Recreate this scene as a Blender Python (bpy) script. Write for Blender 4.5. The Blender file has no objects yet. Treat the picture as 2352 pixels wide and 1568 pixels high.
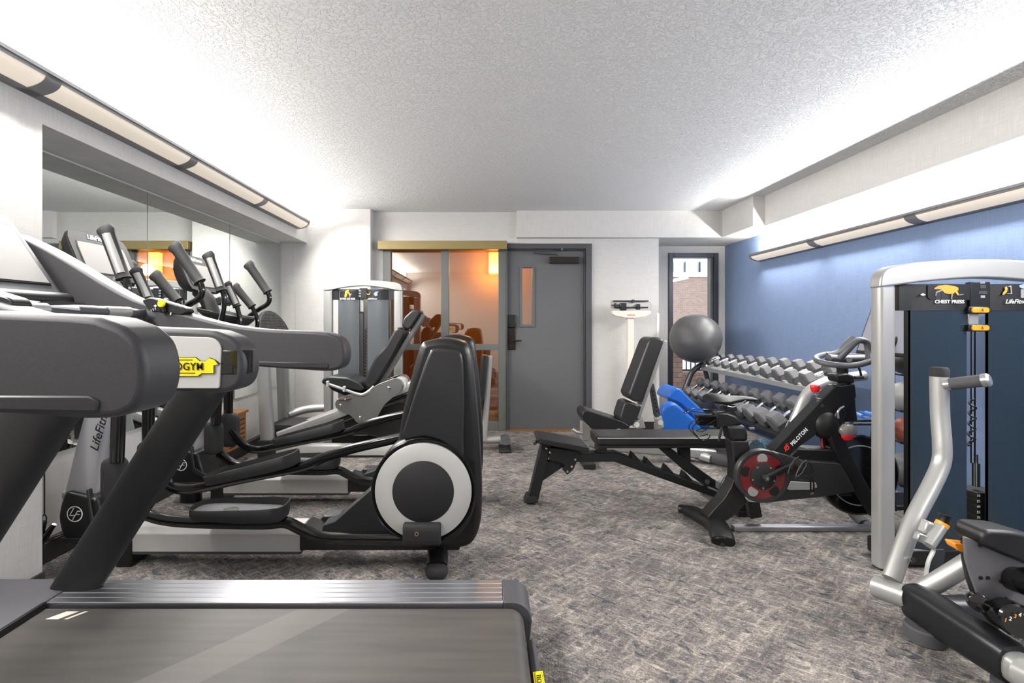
import bpy, bmesh, math, random
from mathutils import Vector, Matrix, Euler
random.seed(7)
PI = math.pi
SC = bpy.context.scene
COL = SC.collection
# ------------------------------------------------------------------ camera
FPX, VX, VY, CH = 1150.0, 1117.0, 743.0, 1.225        # focal length in px, vanishing point, eye height
cam_d = bpy.data.cameras.new('camera'); cam = bpy.data.objects.new('camera', cam_d); COL.objects.link(cam)
cam.location = (0, 0, CH); cam.rotation_euler = (PI/2, 0, 0)
cam_d.sensor_width = 36; cam_d.lens = 36*FPX/2352
cam_d.shift_x = (1176-VX)/2352; cam_d.shift_y = -(784-VY)/2352
cam_d.clip_start = .02; cam_d.clip_end = 100
SC.camera = cam
# ------------------------------------------------------------------ colour management, world
SC.view_settings.view_transform = 'Standard'; SC.view_settings.look = 'None'
SC.view_settings.gamma = 1; SC.view_settings.use_curve_mapping = False
SC.view_settings.exposure = -0.06
w = bpy.data.worlds.new('sky'); SC.world = w; w.use_nodes = True
w.node_tree.nodes['Background'].inputs[0].default_value = (.86, .92, 1, 1)
w.node_tree.nodes['Background'].inputs[1].default_value = 2.6
# ------------------------------------------------------------------ lamps: the tubes of the two wall fixtures
def area(name, loc, sx, sy, power, rot=(0,0,0), col=(1,1,1)):
    d = bpy.data.lights.new(name, 'AREA'); d.shape = 'RECTANGLE'; d.size = sx; d.size_y = sy
    d.energy = power; d.color = col
    if 'lens' in name: d.spread = math.radians(156)
    o = bpy.data.objects.new(name, d); COL.objects.link(o); o.location = loc; o.rotation_euler = rot
    return o
TUBE_L, TUBE_R, TUBE_DL, TUBE_DR = 32, 29, 35, 33
for k in range(7):
    yl = 5.297 - .49 - k*1.046
    if yl > -.9: area('tube_light_left', (-1.935, yl, 2.30), .05, .96, TUBE_L, (PI, 0, 0), (1, .975, .94))
    if yl > -.9: area('lens_light_left', (-1.915, yl, 2.225), .09, .96, TUBE_DL, (0, math.radians(-42), 0), (1, .965, .92))
    yr = 5.49 - .52 - k*1.046
    if yr > -.9: area('tube_light_right', (2.945, yr, 1.975), .05, .96, TUBE_R, (PI, 0, 0), (1, .98, .95))
    if yr > -.9: area('lens_light_right', (2.93, yr, 1.915), .09, .96, TUBE_DR, (0, math.radians(42), 0), (1, .965, .92))
d_ = bpy.data.lights.new('corridor_sconce_light', 'POINT'); d_.energy = 28; d_.color = (1, .78, .46); d_.shadow_soft_size = .08
o_ = bpy.data.objects.new('corridor_sconce_light', d_); COL.objects.link(o_); o_.location = (.1, 6.92, 1.97)

# ------------------------------------------------------------------ materials
def hexc(h):
    v = [int(h[i:i+2], 16)/255 for i in (0, 2, 4)]
    return tuple(c/12.92 if c <= .04045 else ((c+.055)/1.055)**2.4 for c in v) + (1,)
MATS = {}
def mat(name, col, rough=.5, metal=0.0, bump=None, spec=.5, coat=0, emit=None, emis=0, var=0, vs=9):
    """principled material; bump = (scale, strength, distance); var = slight value mottling"""
    m = bpy.data.materials.new(name); m.use_nodes = True; nt = m.node_tree; N = nt.nodes; L = nt.links
    p = N['Principled BSDF']
    c = hexc(col) if isinstance(col, str) else tuple(col)+(1,)
    p.inputs['Base Color'].default_value = c
    p.inputs['Roughness'].default_value = rough; p.inputs['Metallic'].default_value = metal
    p.inputs['Specular IOR Level'].default_value = spec; p.inputs['Coat Weight'].default_value = coat
    tc = N.new('ShaderNodeTexCoord')
    if emit: p.inputs['Emission Color'].default_value = hexc(emit); p.inputs['Emission Strength'].default_value = emis
    if var:
        n = N.new('ShaderNodeTexNoise'); n.inputs['Scale'].default_value = vs; n.inputs['Detail'].default_value = 5
        L.new(tc.outputs['Object'], n.inputs['Vector'])
        mx = N.new('ShaderNodeMix'); mx.data_type = 'RGBA'; mx.blend_type = 'MULTIPLY'
        mr = N.new('ShaderNodeMapRange'); mr.inputs[3].default_value = 1-var; mr.inputs[4].default_value = 1+var
        L.new(n.outputs['Fac'], mr.inputs[0]); mx.inputs[0].default_value = 1
        mx.inputs[6].default_value = c; L.new(mr.outputs[0], mx.inputs[7]); L.new(mx.outputs[2], p.inputs['Base Color'])
    if bump:
        n = N.new('ShaderNodeTexNoise'); n.inputs['Scale'].default_value = bump[0]; n.inputs['Detail'].default_value = 3
        L.new(tc.outputs['Object'], n.inputs['Vector'])
        b = N.new('ShaderNodeBump'); b.inputs['Strength'].default_value = bump[1]; b.inputs['Distance'].default_value = bump[2]
        L.new(n.outputs['Fac'], b.inputs['Height']); L.new(b.outputs[0], p.inputs['Normal'])
    MATS[name] = m
    return m
mat('silver', 'a6a6a4', .38, .5, var=.03)
mat('silver_light', 'b8b8b6', .42, .22)
mat('alu', 'a9aab0', .3, .9)
mat('chrome', 'd5d5d5', .12, 1)
mat('black', '101011', .36, spec=.5)
mat('black_matte', '141415', .6, bump=(900, .15, .001))
mat('black_gloss', '0c0c0d', .14, coat=.3)
mat('charcoal', '2b2b2d', .42, .2)
mat('graphite', '505054', .5, .35, bump=(1400, .25, .0008), var=.05)
mat('graphite_dark', '2e2e31', .52, .1, bump=(1200, .2, .0008), var=.45, vs=420)
mat('vinyl', '131315', .42, bump=(500, .35, .0012))
mat('vinyl_grey', '232325', .38, bump=(500, .35, .0012))
mat('rubber', '1c1c1d', .75)
mat('rubber_grey', '47474a', .7)
mat('hexgrey', '5a5a5d', .5, bump=(300, .2, .001), var=.06)
mat('white', 'e6e4e0', .5)
mat('cream', 'e3d8cc', .5)
mat('white_print', 'f2f2f2', .5)
mat('black_print', '0d0d0d', .5)
mat('grey_print', '8d8d90', .5)
mat('orange', 'f2961c', .4)
mat('orange_print', 'ef9b2e', .5)
mat('blue_print', '8fa6e6', .5)
mat('red', 'd8202a', .35)
mat('red_print', 'e8392c', .5)
mat('yellow', 'e9d414', .4)
mat('blue_mat', '1a5fb8', .42, bump=(60, .1, .002))
mat('blue_vinyl', '4878c8', .4)
mat('steel_plate', '8e8e8c', .35, .85)
mat('doorgrey', '58595b', .5, var=.03)
mat('framegrey', '5a5c5a', .45)
mat('winframe', '3d4048', .4, .3)
mat('bronze', '85754a', .45, .2)
mat('dark_bronze', '2b2623', .35, .6)
mat('wood', '83592f', .5, var=.15)
mat('baseboard', '2c2b2b', .5)
mat('tan', 'cb9a5c', .7)
mat('tan_floor', 'b09a80', .8, var=.15)
mat('screen', '848280', .3, spec=.4, coat=.2)
mat('screen_grey', 'b2b2b0', .3, spec=.4, coat=.3)
mat('lamp_body', '7c7b7c', .45, .2)
mat('lens', 'd9cfc0', .5, emit='fff0dd', emis=.42)
mat('sconce_glass', 'ffdd99', .5, emit='ffc860', emis=9)
mat('snow', 'eeeeee', .8)
mat('steel_dark', '54565a', .4, .7)
mat('speckle_teal', '23404e', .7)

def add_speckle():
    m = MATS['speckle_teal']; N = m.node_tree.nodes; L = m.node_tree.links
    tc = N.new('ShaderNodeTexCoord'); v = N.new('ShaderNodeTexNoise'); v.inputs['Scale'].default_value = 210
    L.new(tc.outputs['Object'], v.inputs['Vector'])
    r = N.new('ShaderNodeValToRGB'); r.color_ramp.elements[0].position = .62; r.color_ramp.elements[1].position = .66
    r.color_ramp.elements[0].color = hexc('1f3d4c'); r.color_ramp.elements[1].color = hexc('b8d4dd')
    L.new(v.outputs['Fac'], r.inputs[0]); L.new(r.outputs[0], N['Principled BSDF'].inputs['Base Color'])
add_speckle()

def node_mat(name):
    m = bpy.data.materials.new(name); m.use_nodes = True; MATS[name] = m
    N = m.node_tree.nodes; L = m.node_tree.links; p = N['Principled BSDF']
    tc = N.new('ShaderNodeTexCoord')
    def node(t, **kw):
        n = N.new('ShaderNode'+t)
        for k, v in kw.items():
            if k.startswith('i_'): n.inputs[k[2:].replace('_', ' ')].default_value = v
            else: setattr(n, k, v)
        return n
    return m, N, L, p, tc, node
def ramp(node, stops, interp='LINEAR'):
    r = node('ValToRGB'); e = r.color_ramp.elements; r.color_ramp.interpolation = interp
    e[0].position = stops[0][0]; e[0].color = hexc(stops[0][1]); e[1].position = stops[-1][0]; e[1].color = hexc(stops[-1][1])
    for s in stops[1:-1]:
        k = e.new(s[0]); k.color = hexc(s[1])
    return r
def wallpaper(name, col, col2):
    m, N, L, p, tc, node = node_mat(name)
    mp = node('Mapping'); mp.inputs['Scale'].default_value = (260, 260, 9); L.new(tc.outputs['Object'], mp.inputs[0])
    n1 = node('TexNoise', i_Scale=1.0, i_Detail=2.0); L.new(mp.outputs[0], n1.inputs['Vector'])
    mp2 = node('Mapping'); mp2.inputs['Scale'].default_value = (9, 9, 260); L.new(tc.outputs['Object'], mp2.inputs[0])
    n2 = node('TexNoise', i_Scale=1.0, i_Detail=2.0); L.new(mp2.outputs[0], n2.inputs['Vector'])
    a = node('Math', operation='ADD'); L.new(n1.outputs[0], a.inputs[0]); L.new(n2.outputs[0], a.inputs[1])
    mr = node('MapRange'); mr.inputs[1].default_value = .7; mr.inputs[2].default_value = 1.3; L.new(a.outputs[0], mr.inputs[0])
    mx = node('Mix', data_type='RGBA'); mx.inputs[6].default_value = hexc(col); mx.inputs[7].default_value = hexc(col2)
    L.new(mr.outputs[0], mx.inputs[0]); L.new(mx.outputs[2], p.inputs['Base Color'])
    b = node('Bump', i_Strength=.12, i_Distance=.002); L.new(a.outputs[0], b.inputs['Height']); L.new(b.outputs[0], p.inputs['Normal'])
    p.inputs['Roughness'].default_value = .75; p.inputs['Specular IOR Level'].default_value = .25
wallpaper('wallpaper', 'bcbab7', 'cbc9c6')
wallpaper('bluepaper', '6d80a0', '7b8dae')
def ceiling_mat():
    m, N, L, p, tc, node = node_mat('ceiling_plaster')
    p.inputs['Base Color'].default_value = hexc('e6e6e6'); p.inputs['Roughness'].default_value = .8
    n0 = node('TexNoise', i_Scale=9.0, i_Detail=4.0); L.new(tc.outputs['Object'], n0.inputs['Vector'])
    mx = node('Mix', data_type='VECTOR'); mx.inputs[0].default_value = .06
    L.new(tc.outputs['Object'], mx.inputs[4]); L.new(n0.outputs['Color'], mx.inputs[5])
    n = node('TexNoise', i_Scale=52.0, i_Detail=5.0, i_Roughness=.62); L.new(mx.outputs[1], n.inputs['Vector'])
    r = node('MapRange', interpolation_type='SMOOTHSTEP'); r.inputs[1].default_value = .47; r.inputs[2].default_value = .56; L.new(n.outputs[0], r.inputs[0])
    b = node('Bump', i_Strength=.85, i_Distance=.005); L.new(r.outputs[0], b.inputs['Height']); L.new(b.outputs[0], p.inputs['Normal'])
ceiling_mat()
def carpet_mat():
    m, N, L, p, tc, node = node_mat('carpet')
    def strand(rz, sc, seed):
        m0 = node('Mapping'); m0.inputs['Rotation'].default_value = (0, 0, rz); L.new(tc.outputs['Object'], m0.inputs[0])
        mp = node('Mapping'); mp.inputs['Scale'].default_value = (sc[0], sc[1], 1); mp.inputs['Location'].default_value = (seed, seed*2, 0)
        L.new(m0.outputs[0], mp.inputs[0])
        n = node('TexNoise', i_Scale=1.0, i_Detail=7.0, i_Roughness=.62, i_Distortion=.4); L.new(mp.outputs[0], n.inputs['Vector'])
        return n
    a = strand(.62, (10, 40), 3); b_ = strand(-.72, (10, 40), 8); c = strand(.2, (5.5, 5.5), 5); d = strand(.62, (40, 150), 9)
    mxm = node('Math', operation='MAXIMUM'); L.new(a.outputs[0], mxm.inputs[0]); L.new(b_.outputs[0], mxm.inputs[1])
    s1 = node('Math', operation='MULTIPLY_ADD'); s1.inputs[1].default_value = .5; L.new(c.outputs[0], s1.inputs[0]); L.new(mxm.outputs[0], s1.inputs[2])
    ad = node('Math', operation='MULTIPLY_ADD'); ad.inputs[1].default_value = .55; L.new(d.outputs[0], ad.inputs[0]); L.new(s1.outputs[0], ad.inputs[2])
    r = ramp(node, [(.86, '55535a'), (.99, '777274'), (1.08, '8d8787'), (1.16, 'a09896'), (1.30, 'bdb3ac')])
    for e_ in r.color_ramp.elements: pass
    sc_ = node('MapRange'); sc_.inputs[1].default_value = .90; sc_.inputs[2].default_value = 1.28; L.new(ad.outputs[0], sc_.inputs[0])
    r = ramp(node, [(.0, '5c5a5a'), (.28, '726e6c'), (.5, '87817d'), (.70, '9b948d'), (1.0, 'bbb2a7')])
    L.new(sc_.outputs[0], r.inputs[0])
    # blue-grey fleck
    f = strand(.75, (11, 22), 21); fr = node('MapRange'); fr.inputs[1].default_value = .595; fr.inputs[2].default_value = .63; L.new(f.outputs[0], fr.inputs[0])
    mx = node('Mix', data_type='RGBA'); mx.inputs[7].default_value = hexc('434a53'); L.new(r.outputs[0], mx.inputs[6])
    fm = node('Math', operation='MULTIPLY'); fm.inputs[1].default_value = .8; L.new(fr.outputs[0], fm.inputs[0]); L.new(fm.outputs[0], mx.inputs[0])
    # weave rows
    vo = node('TexVoronoi', i_Scale=150.0); L.new(tc.outputs['Object'], vo.inputs['Vector'])
    vr = node('MapRange'); vr.inputs[1].default_value = 0; vr.inputs[2].default_value = .7; vr.inputs[3].default_value = 1.2; vr.inputs[4].default_value = .62; L.new(vo.outputs['Distance'], vr.inputs[0])
    m2 = node('Mix', data_type='RGBA', blend_type='MULTIPLY'); m2.inputs[0].default_value = 1; L.new(mx.outputs[2], m2.inputs[6]); L.new(vr.outputs[0], m2.inputs[7])
    L.new(m2.outputs[2], p.inputs['Base Color'])
    bu = node('Bump', i_Strength=.6, i_Distance=.004, invert=True); L.new(vo.outputs['Distance'], bu.inputs['Height']); L.new(bu.outputs[0], p.inputs['Normal'])
    p.inputs['Roughness'].default_value = .95; p.inputs['Specular IOR Level'].default_value = .15
carpet_mat()
def brick_mat(name, c1, c2, mortar, sc):
    m, N, L, p, tc, node = node_mat(name)
    mp = node('Mapping'); mp.inputs['Rotation'].default_value = (PI/2, 0, 0); L.new(tc.outputs['Object'], mp.inputs[0])
    b = node('TexBrick', i_Scale=sc); b.inputs['Color1'].default_value = hexc(c1); b.inputs['Color2'].default_value = hexc(c2); b.inputs['Mortar'].default_value = hexc(mortar)
    b.inputs['Mortar Size'].default_value = .012
    L.new(mp.outputs[0], b.inputs['Vector']); L.new(b.outputs['Color'], p.inputs['Base Color']); p.inputs['Roughness'].default_value = .9
brick_mat('brick', 'b09587', 'a0857a', 'bdafa6', 5.0)
brick_mat('stone', '7d6355', '6a5548', '3c322c', 3.0)
def belt_mat():
    m, N, L, p, tc, node = node_mat('belt')
    wv = node('TexWave', i_Scale=110.0, i_Distortion=0.0); wv.bands_direction = 'X'; L.new(tc.outputs['Object'], wv.inputs['Vector'])
    mp = node('Mapping'); mp.inputs['Scale'].default_value = (2.2, 30, 1); L.new(tc.outputs['Object'], mp.inputs[0])
    n = node('TexNoise', i_Scale=1.0, i_Detail=5.0); L.new(mp.outputs[0], n.inputs['Vector'])
    r = ramp(node, [(.3, '3b3836'), (.7, '4a4643')]); L.new(n.outputs[0], r.inputs[0])
    # lighter worn diagonal splice band
    sx = node('SeparateXYZ'); L.new(tc.outputs['Object'], sx.inputs[0])
    k = node('Math', operation='MULTIPLY_ADD'); k.inputs[1].default_value = -.9; L.new(sx.outputs['Y'], k.inputs[0]); L.new(sx.outputs['X'], k.inputs[2])
    g1 = node('Math', operation='GREATER_THAN'); g1.inputs[1].default_value = BELT_D0; L.new(k.outputs[0], g1.inputs[0])
    g2 = node('Math', operation='LESS_THAN'); g2.inputs[1].default_value = BELT_D0+.19; L.new(k.outputs[0], g2.inputs[0])
    gm = node('Math', operation='MULTIPLY'); L.new(g1.outputs[0], gm.inputs[0]); L.new(g2.outputs[0], gm.inputs[1])
    gs = node('Math', operation='MULTIPLY'); gs.inputs[1].default_value = .35; L.new(gm.outputs[0], gs.inputs[0])
    mx = node('Mix', data_type='RGBA'); mx.inputs[7].default_value = hexc('6d6764'); L.new(r.outputs[0], mx.inputs[6]); L.new(gs.outputs[0], mx.inputs[0])
    mw = node('MapRange'); mw.inputs[3].default_value = .86; mw.inputs[4].default_value = 1.1; L.new(wv.outputs[0], mw.inputs[0])
    m2 = node('Mix', data_type='RGBA', blend_type='MULTIPLY'); m2.inputs[0].default_value = 1; L.new(mx.outputs[2], m2.inputs[6]); L.new(mw.outputs[0], m2.inputs[7])
    L.new(m2.outputs[2], p.inputs['Base Color']); p.inputs['Roughness'].default_value = .55
BELT_D0 = -.02
belt_mat()
def glass_mat(name, tint, refl, rough=.0):
    m = bpy.data.materials.new(name); m.use_nodes = True; MATS[name] = m
    N = m.node_tree.nodes; L = m.node_tree.links; N.remove(N['Principled BSDF'])
    t = N.new('ShaderNodeBsdfTransparent'); t.inputs[0].default_value = tint+(1,)
    g = N.new('ShaderNodeBsdfGlossy'); g.inputs['Roughness'].default_value = rough
    x = N.new('ShaderNodeMixShader'); x.inputs[0].default_value = refl
    L.new(t.outputs[0], x.inputs[1]); L.new(g.outputs[0], x.inputs[2]); L.new(x.outputs[0], N['Material Output'].inputs[0])
glass_mat('glass', (.93, .95, .95), .03)
glass_mat('glass_tinted', (.80, .66, .46), .26)
glass_mat('smoked', (.10, .13, .16), .10, .12)
m = mat('mirror', 'e3e8e6', .012, 1.0)
mat('shroud_wall_reflection', '26343f', .22, .25, coat=.4)  # smoked plastic with the blue wall's reflection put into its base colour
mat('shroud_white_reflection', '5a5f63', .3, .2, coat=.3)  # same smoked plastic, reflected white painted in as a grey base colour
mat('header', '0d0d14', .5)

# ------------------------------------------------------------------ geometry helpers
def W(px, py, Y): return Vector(((px-VX)*Y/FPX, Y, CH-(py-VY)*Y/FPX))
def XZ(pts, Y): return [((a-VX)*Y/FPX, CH-(b-VY)*Y/FPX) for a, b in pts]
def spline(pts, n=6, closed=False):
    P = [Vector(p) for p in pts]; out = []; m = len(P)
    rng = range(m) if closed else range(m-1)
    for i in rng:
        if closed: a, b, c, d = P[(i-1) % m], P[i], P[(i+1) % m], P[(i+2) % m]
        else: a, b, c, d = P[max(i-1, 0)], P[i], P[i+1], P[min(i+2, m-1)]
        for k in range(n):
            t = k/n
            out.append(.5*((2*b)+(c-a)*t+(2*a-5*b+4*c-d)*t*t+(3*b-a-3*c+d)*t**3))
    if not closed: out.append(P[-1])
    return out
def rounded(pts, r, n=5):
    """round the corners of a 2-D polygon; r is a number or one per corner"""
    out = []; m = len(pts)
    for i in range(m):
        p = Vector(pts[i]); a = Vector(pts[i-1]); b = Vector(pts[(i+1) % m])
        rr = r[i] if isinstance(r, (list, tuple)) else r
        u = (a-p); v = (b-p); lu, lv = u.length, v.length
        if rr <= 0 or lu < 1e-6 or lv < 1e-6: out.append(p); continue
        u /= lu; v /= lv
        k = min(rr, lu*.48, lv*.48)
        for j in range(n+1):
            t = j/n
            out.append(p+u*k*(1-t)**2+v*k*t**2)
    return [tuple(q) for q in out]
def circ(cx, cz, r, n=40, rz=None):
    return [(cx+r*math.cos(2*PI*i/n), cz+(rz or r)*math.sin(2*PI*i/n)) for i in range(n)]
class MB:
    def __init__(s): s.v = []; s.f = []
    def add(s, vs, fs):
        o = len(s.v); s.v += [Vector(q) for q in vs]; s.f += [tuple(o+i for i in f) for f in fs]; return s
    def box(s, x0, x1, y0, y1, z0, z1):
        return s.add([(x0,y0,z0),(x1,y0,z0),(x1,y1,z0),(x0,y1,z0),(x0,y0,z1),(x1,y0,z1),(x1,y1,z1),(x0,y1,z1)],
                     [(3,2,1,0),(4,5,6,7),(0,1,5,4),(1,2,6,5),(2,3,7,6),(3,0,4,7)])
    def obox(s, c, size, R=None):
        c = Vector(c); R = R or Matrix.Identity(3); vs = []
        for dz in (-.5, .5):
            for dx, dy in ((-.5,-.5),(.5,-.5),(.5,.5),(-.5,.5)): vs.append(c+R@Vector((dx*size[0], dy*size[1], dz*size[2])))
        return s.add(vs, [(3,2,1,0),(4,5,6,7),(0,1,5,4),(1,2,6,5),(2,3,7,6),(3,0,4,7)])
    def prism(s, poly, a, b, axis='Y', inset=0):
        """extrude a 2-D outline along an axis: Y (x,z), X (y,z), Z (x,y)"""
        n = len(poly)
        def pt(p, t): return {'Y': (p[0], t, p[1]), 'X': (t, p[0], p[1]), 'Z': (p[0], p[1], t)}[axis]
        vs = [pt(p, a) for p in poly]+[pt(p, b) for p in poly]
        fs = [tuple(range(n)), tuple(range(2*n-1, n-1, -1))]+[(i, i+n, (i+1) % n+n, (i+1) % n) for i in range(n)]
        return s.add(vs, fs)
    def loft(s, rings, cap=True):
        n = len(rings[0]); vs = [p for r in rings for p in r]; fs = []
        for j in range(len(rings)-1):
            for i in range(n): fs.append((j*n+i, j*n+(i+1) % n, (j+1)*n+(i+1) % n, (j+1)*n+i))
        if cap: fs += [tuple(range(n-1, -1, -1)), tuple((len(rings)-1)*n+i for i in range(n))]
        return s.add(vs, fs)
    def tube(s, pts, r, n=14, closed=False, r2=None, up=(0,1,0), sq=2.0):
        """sweep along 3-D points; r number or list; r2 = half size across 'up'; sq>2 makes it boxier"""
        P = [Vector(p) for p in pts]; m = len(P); rings = []; up0 = Vector(up).normalized()
        for i in range(m):
            if closed: t = P[(i+1) % m]-P[i-1]
            else: t = P[min(i+1, m-1)]-P[max(i-1, 0)]
            t.normalize(); u = up0-t*up0.dot(t)
            if u.length < .05: u = Vector((0,0,1))-t*t.z if abs(t.z) < .9 else Vector((1,0,0))-t*t.x
            u.normalize(); v = t.cross(u)
            ra = r[i] if isinstance(r, (list, tuple)) else r
            rb = (r2[i] if isinstance(r2, (list, tuple)) else r2) if r2 is not None else ra
            ring = []
            for k in range(n):
                a = 2*PI*k/n; ca, sa = math.cos(a), math.sin(a)
                q = (abs(ca)**sq+abs(sa)**sq)**(-1/sq) if sq != 2 else 1
                ring.append(P[i]+v*ra*ca*q+u*rb*sa*q)
            rings.append(ring)
        if closed: rings.append(rings[0])
        return s.loft(rings, cap=not closed)
    def cyl(s, a, b, r, n=28, r1=None):
        return s.tube([a, b], [r, r if r1 is None else r1], n, up=(0,1,0) if abs((Vector(b)-Vector(a)).normalized().y) < .9 else (0,0,1))
    def lathe(s, prof, c, axis=(0,0,1), n=40, ring=False):
        """prof: (radius, height) pairs round an axis through c"""
        ax = Vector(axis).normalized(); q = Vector((0,0,1)).rotation_difference(ax); c = Vector(c)
        rings = [[c+q@Vector((max(r, 1e-4)*math.cos(2*PI*k/n), max(r, 1e-4)*math.sin(2*PI*k/n), h)) for k in range(n)] for r, h in prof]
        if ring: rings.append(rings[0])
        return s.loft(rings, cap=not ring)
    def sphere(s, c, r, n=28, sz=(1,1,1)):
        m = n//2
        prof = [(r*math.sin(PI*i/m), -r*math.cos(PI*i/m)) for i in range(m+1)]
        c = Vector(c); rings = [[c+Vector((max(a,1e-4)*math.cos(2*PI*k/n)*sz[0], max(a,1e-4)*math.sin(2*PI*k/n)*sz[1], h*sz[2])) for k in range(n)] for a, h in prof]
        return s.loft(rings, cap=True)
    def build(s, name, m, parent=None, bevel=0, seg=2, ang=35, subsurf=0, smooth=True):
        o0 = origin(parent); me = bpy.data.meshes.new(name)
        me.from_pydata([tuple(v-o0) for v in s.v], [], s.f); me.validate()
        bm = bmesh.new(); bm.from_mesh(me); bmesh.ops.recalc_face_normals(bm, faces=bm.faces); bm.to_mesh(me); bm.free()
        if smooth:
            for p in me.polygons: p.use_smooth = True
            me.set_sharp_from_angle(angle=math.radians(ang))
        me.materials.append(MATS[m] if isinstance(m, str) else m)
        o = bpy.data.objects.new(name, me); COL.objects.link(o); o.parent = parent
        if bevel:
            b = o.modifiers.new('bevel', 'BEVEL'); b.width = bevel; b.segments = seg; b.limit_method = 'ANGLE'; b.angle_limit = math.radians(ang); b.use_clamp_overlap = True
        if subsurf:
            q = o.modifiers.new('sub', 'SUBSURF'); q.levels = subsurf; q.render_levels = subsurf
        return o
def origin(o):
    if o is None: return Vector((0,0,0))
    while o.parent: o = o.parent
    return Vector(o.location)
def thing(name, label, cat, loc=(0,0,0), group=None):
    o = bpy.data.objects.new(name, None); COL.objects.link(o); o.location = loc; o.empty_display_size = .1
    return tag(o, label, cat, group)
def tag(o, label, cat, group=None, kind=None):
    o['label'] = label; o['category'] = cat
    if group: o['group'] = group
    if kind: o['kind'] = kind
    return o
def struct(name, mb, m, parent=None, bevel=0, **k):
    o = mb.build(name, m, parent, bevel, **k)
    if parent is None: o['kind'] = 'structure'
    return o
def kids(o): return [c for c in bpy.data.objects if c.parent == o]
def dup(root, loc, label=None, group=None, rot=None):
    def rec(o, par):
        c = o.copy(); COL.objects.link(c)
        if par: c.parent = par
        for k in kids(o):
            if k.name not in done: done.add(k.name); rec(k, c)
        return c
    done = set(); r = rec(root, None); r.location = loc
    if rot is not None: r.rotation_euler = rot
    if label: r['label'] = label
    if group: r['group'] = group
    return r
def text(s, loc, size, m, parent, name='lettering', shear=0, ry=0, rot=None, ext=.0006, sx=1, bold=0, align='CENTER', space=1, fit=None):
    """flat letters facing -Y by default, turned by ry in the picture plane"""
    cu = bpy.data.curves.new(name, 'FONT'); cu.body = s; cu.size = size; cu.align_x = align; cu.align_y = 'CENTER'
    cu.shear = shear; cu.extrude = ext; cu.offset = bold; cu.space_character = space; cu.resolution_u = 3
    o = bpy.data.objects.new(name, cu); COL.objects.link(o)
    dg = bpy.context.evaluated_depsgraph_get(); me = bpy.data.meshes.new_from_object(o.evaluated_get(dg))
    bpy.data.objects.remove(o); bpy.data.curves.remove(cu)
    R = rot if rot is not None else (Matrix.Rotation(ry, 3, 'Y')@Matrix.Rotation(PI/2, 3, 'X'))
    off = Vector(loc)-origin(parent)
    if fit:
        xs_ = [v.co.x for v in me.vertices]; sx = fit/(max(xs_)-min(xs_))
    for v in me.vertices: v.co = R@Vector((v.co.x*sx, v.co.y, v.co.z))+off
    me.materials.clear(); me.materials.append(MATS[m])
    ob = bpy.data.objects.new(name, me); COL.objects.link(ob); ob.parent = parent
    return ob

mat('trim_grey', '46474a', .45, .1)
mat('plate_grey', '66666a', .45, .2)
# ================================================================== ROOM
YB, H = 5.75, 2.505          # back wall, ceiling height
YR = -1.15                   # wall behind the camera
XL, XLN, XR = -2.30, -2.006, 3.01
ZS = 2.126                   # underside of the left soffit
struct('floor', MB().box(-2.5, 3.2, YR-.1, 6.5, -.1, 0), 'carpet')
struct('ceiling', MB().box(-2.6, 3.3, YR-.1, 6.5, H, H+.1), 'ceiling_plaster')
# left: mirror wall set back under a soffit, plain wall nearer the camera
struct('wall_left', MB().box(XL-.15, XL, 2.262, 5.6, 0, H), 'wallpaper')
struct('wall_left_near', MB().box(XL-.15, XLN, YR, 2.262, 0, H), 'wallpaper')
struct('soffit_left', MB().box(XL, XLN, 2.262, 5.6, ZS, H), 'wallpaper')
struct('pilaster_left', MB().box(XL-.15, -2.139, 5.585, 5.95, 0, H).box(-2.139, -1.297, 5.6, 5.95, 0, H), 'wallpaper')
struct('baseboard_left', MB().box(XL, XL+.05, 2.262, 5.585, 0, .105), 'baseboard', bevel=.006)
struct('baseboard_left_near', MB().box(XLN, XLN+.012, YR, 2.262, 0, .105), 'baseboard')
struct('baseboard_pilaster', MB().box(-2.13, -1.29, 5.588, 5.6, 0, .105), 'baseboard')
for k, (a, b) in enumerate(((2.30, 3.385), (3.391, 4.473), (4.479, 5.575))):
    o = MB().box(XL+.001, XL+.007, a, b, .537, ZS-.012).build('wall_mirror', 'mirror', None, bevel=.0015)
    tag(o, ['frameless wall mirror panel nearest the camera, behind the first cross trainer console', 'middle frameless wall mirror panel on the left wall', 'frameless wall mirror panel farthest from camera, beside the white pilaster'][k], 'mirror', 'wall mirror panels')
# rear wall behind the camera
struct('wall_rear', MB().box(-2.6, 3.2, YR-.12, YR, 0, H), 'wallpaper')
# right: blue wall, window wall, soffits
struct('wall_right', MB().box(XR, XR+.12, YR, 6.4, 0, H), 'bluepaper')
sb = MB().box(2.795, XR+.05, YR, 5.02, 2.203, H).box(2.675, XR+.05, 5.02, 5.683, 2.203, H).box(.346, XR+.05, 5.683, 6.4, 2.203, H)
struct('soffit_right', sb, 'wallpaper')
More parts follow.
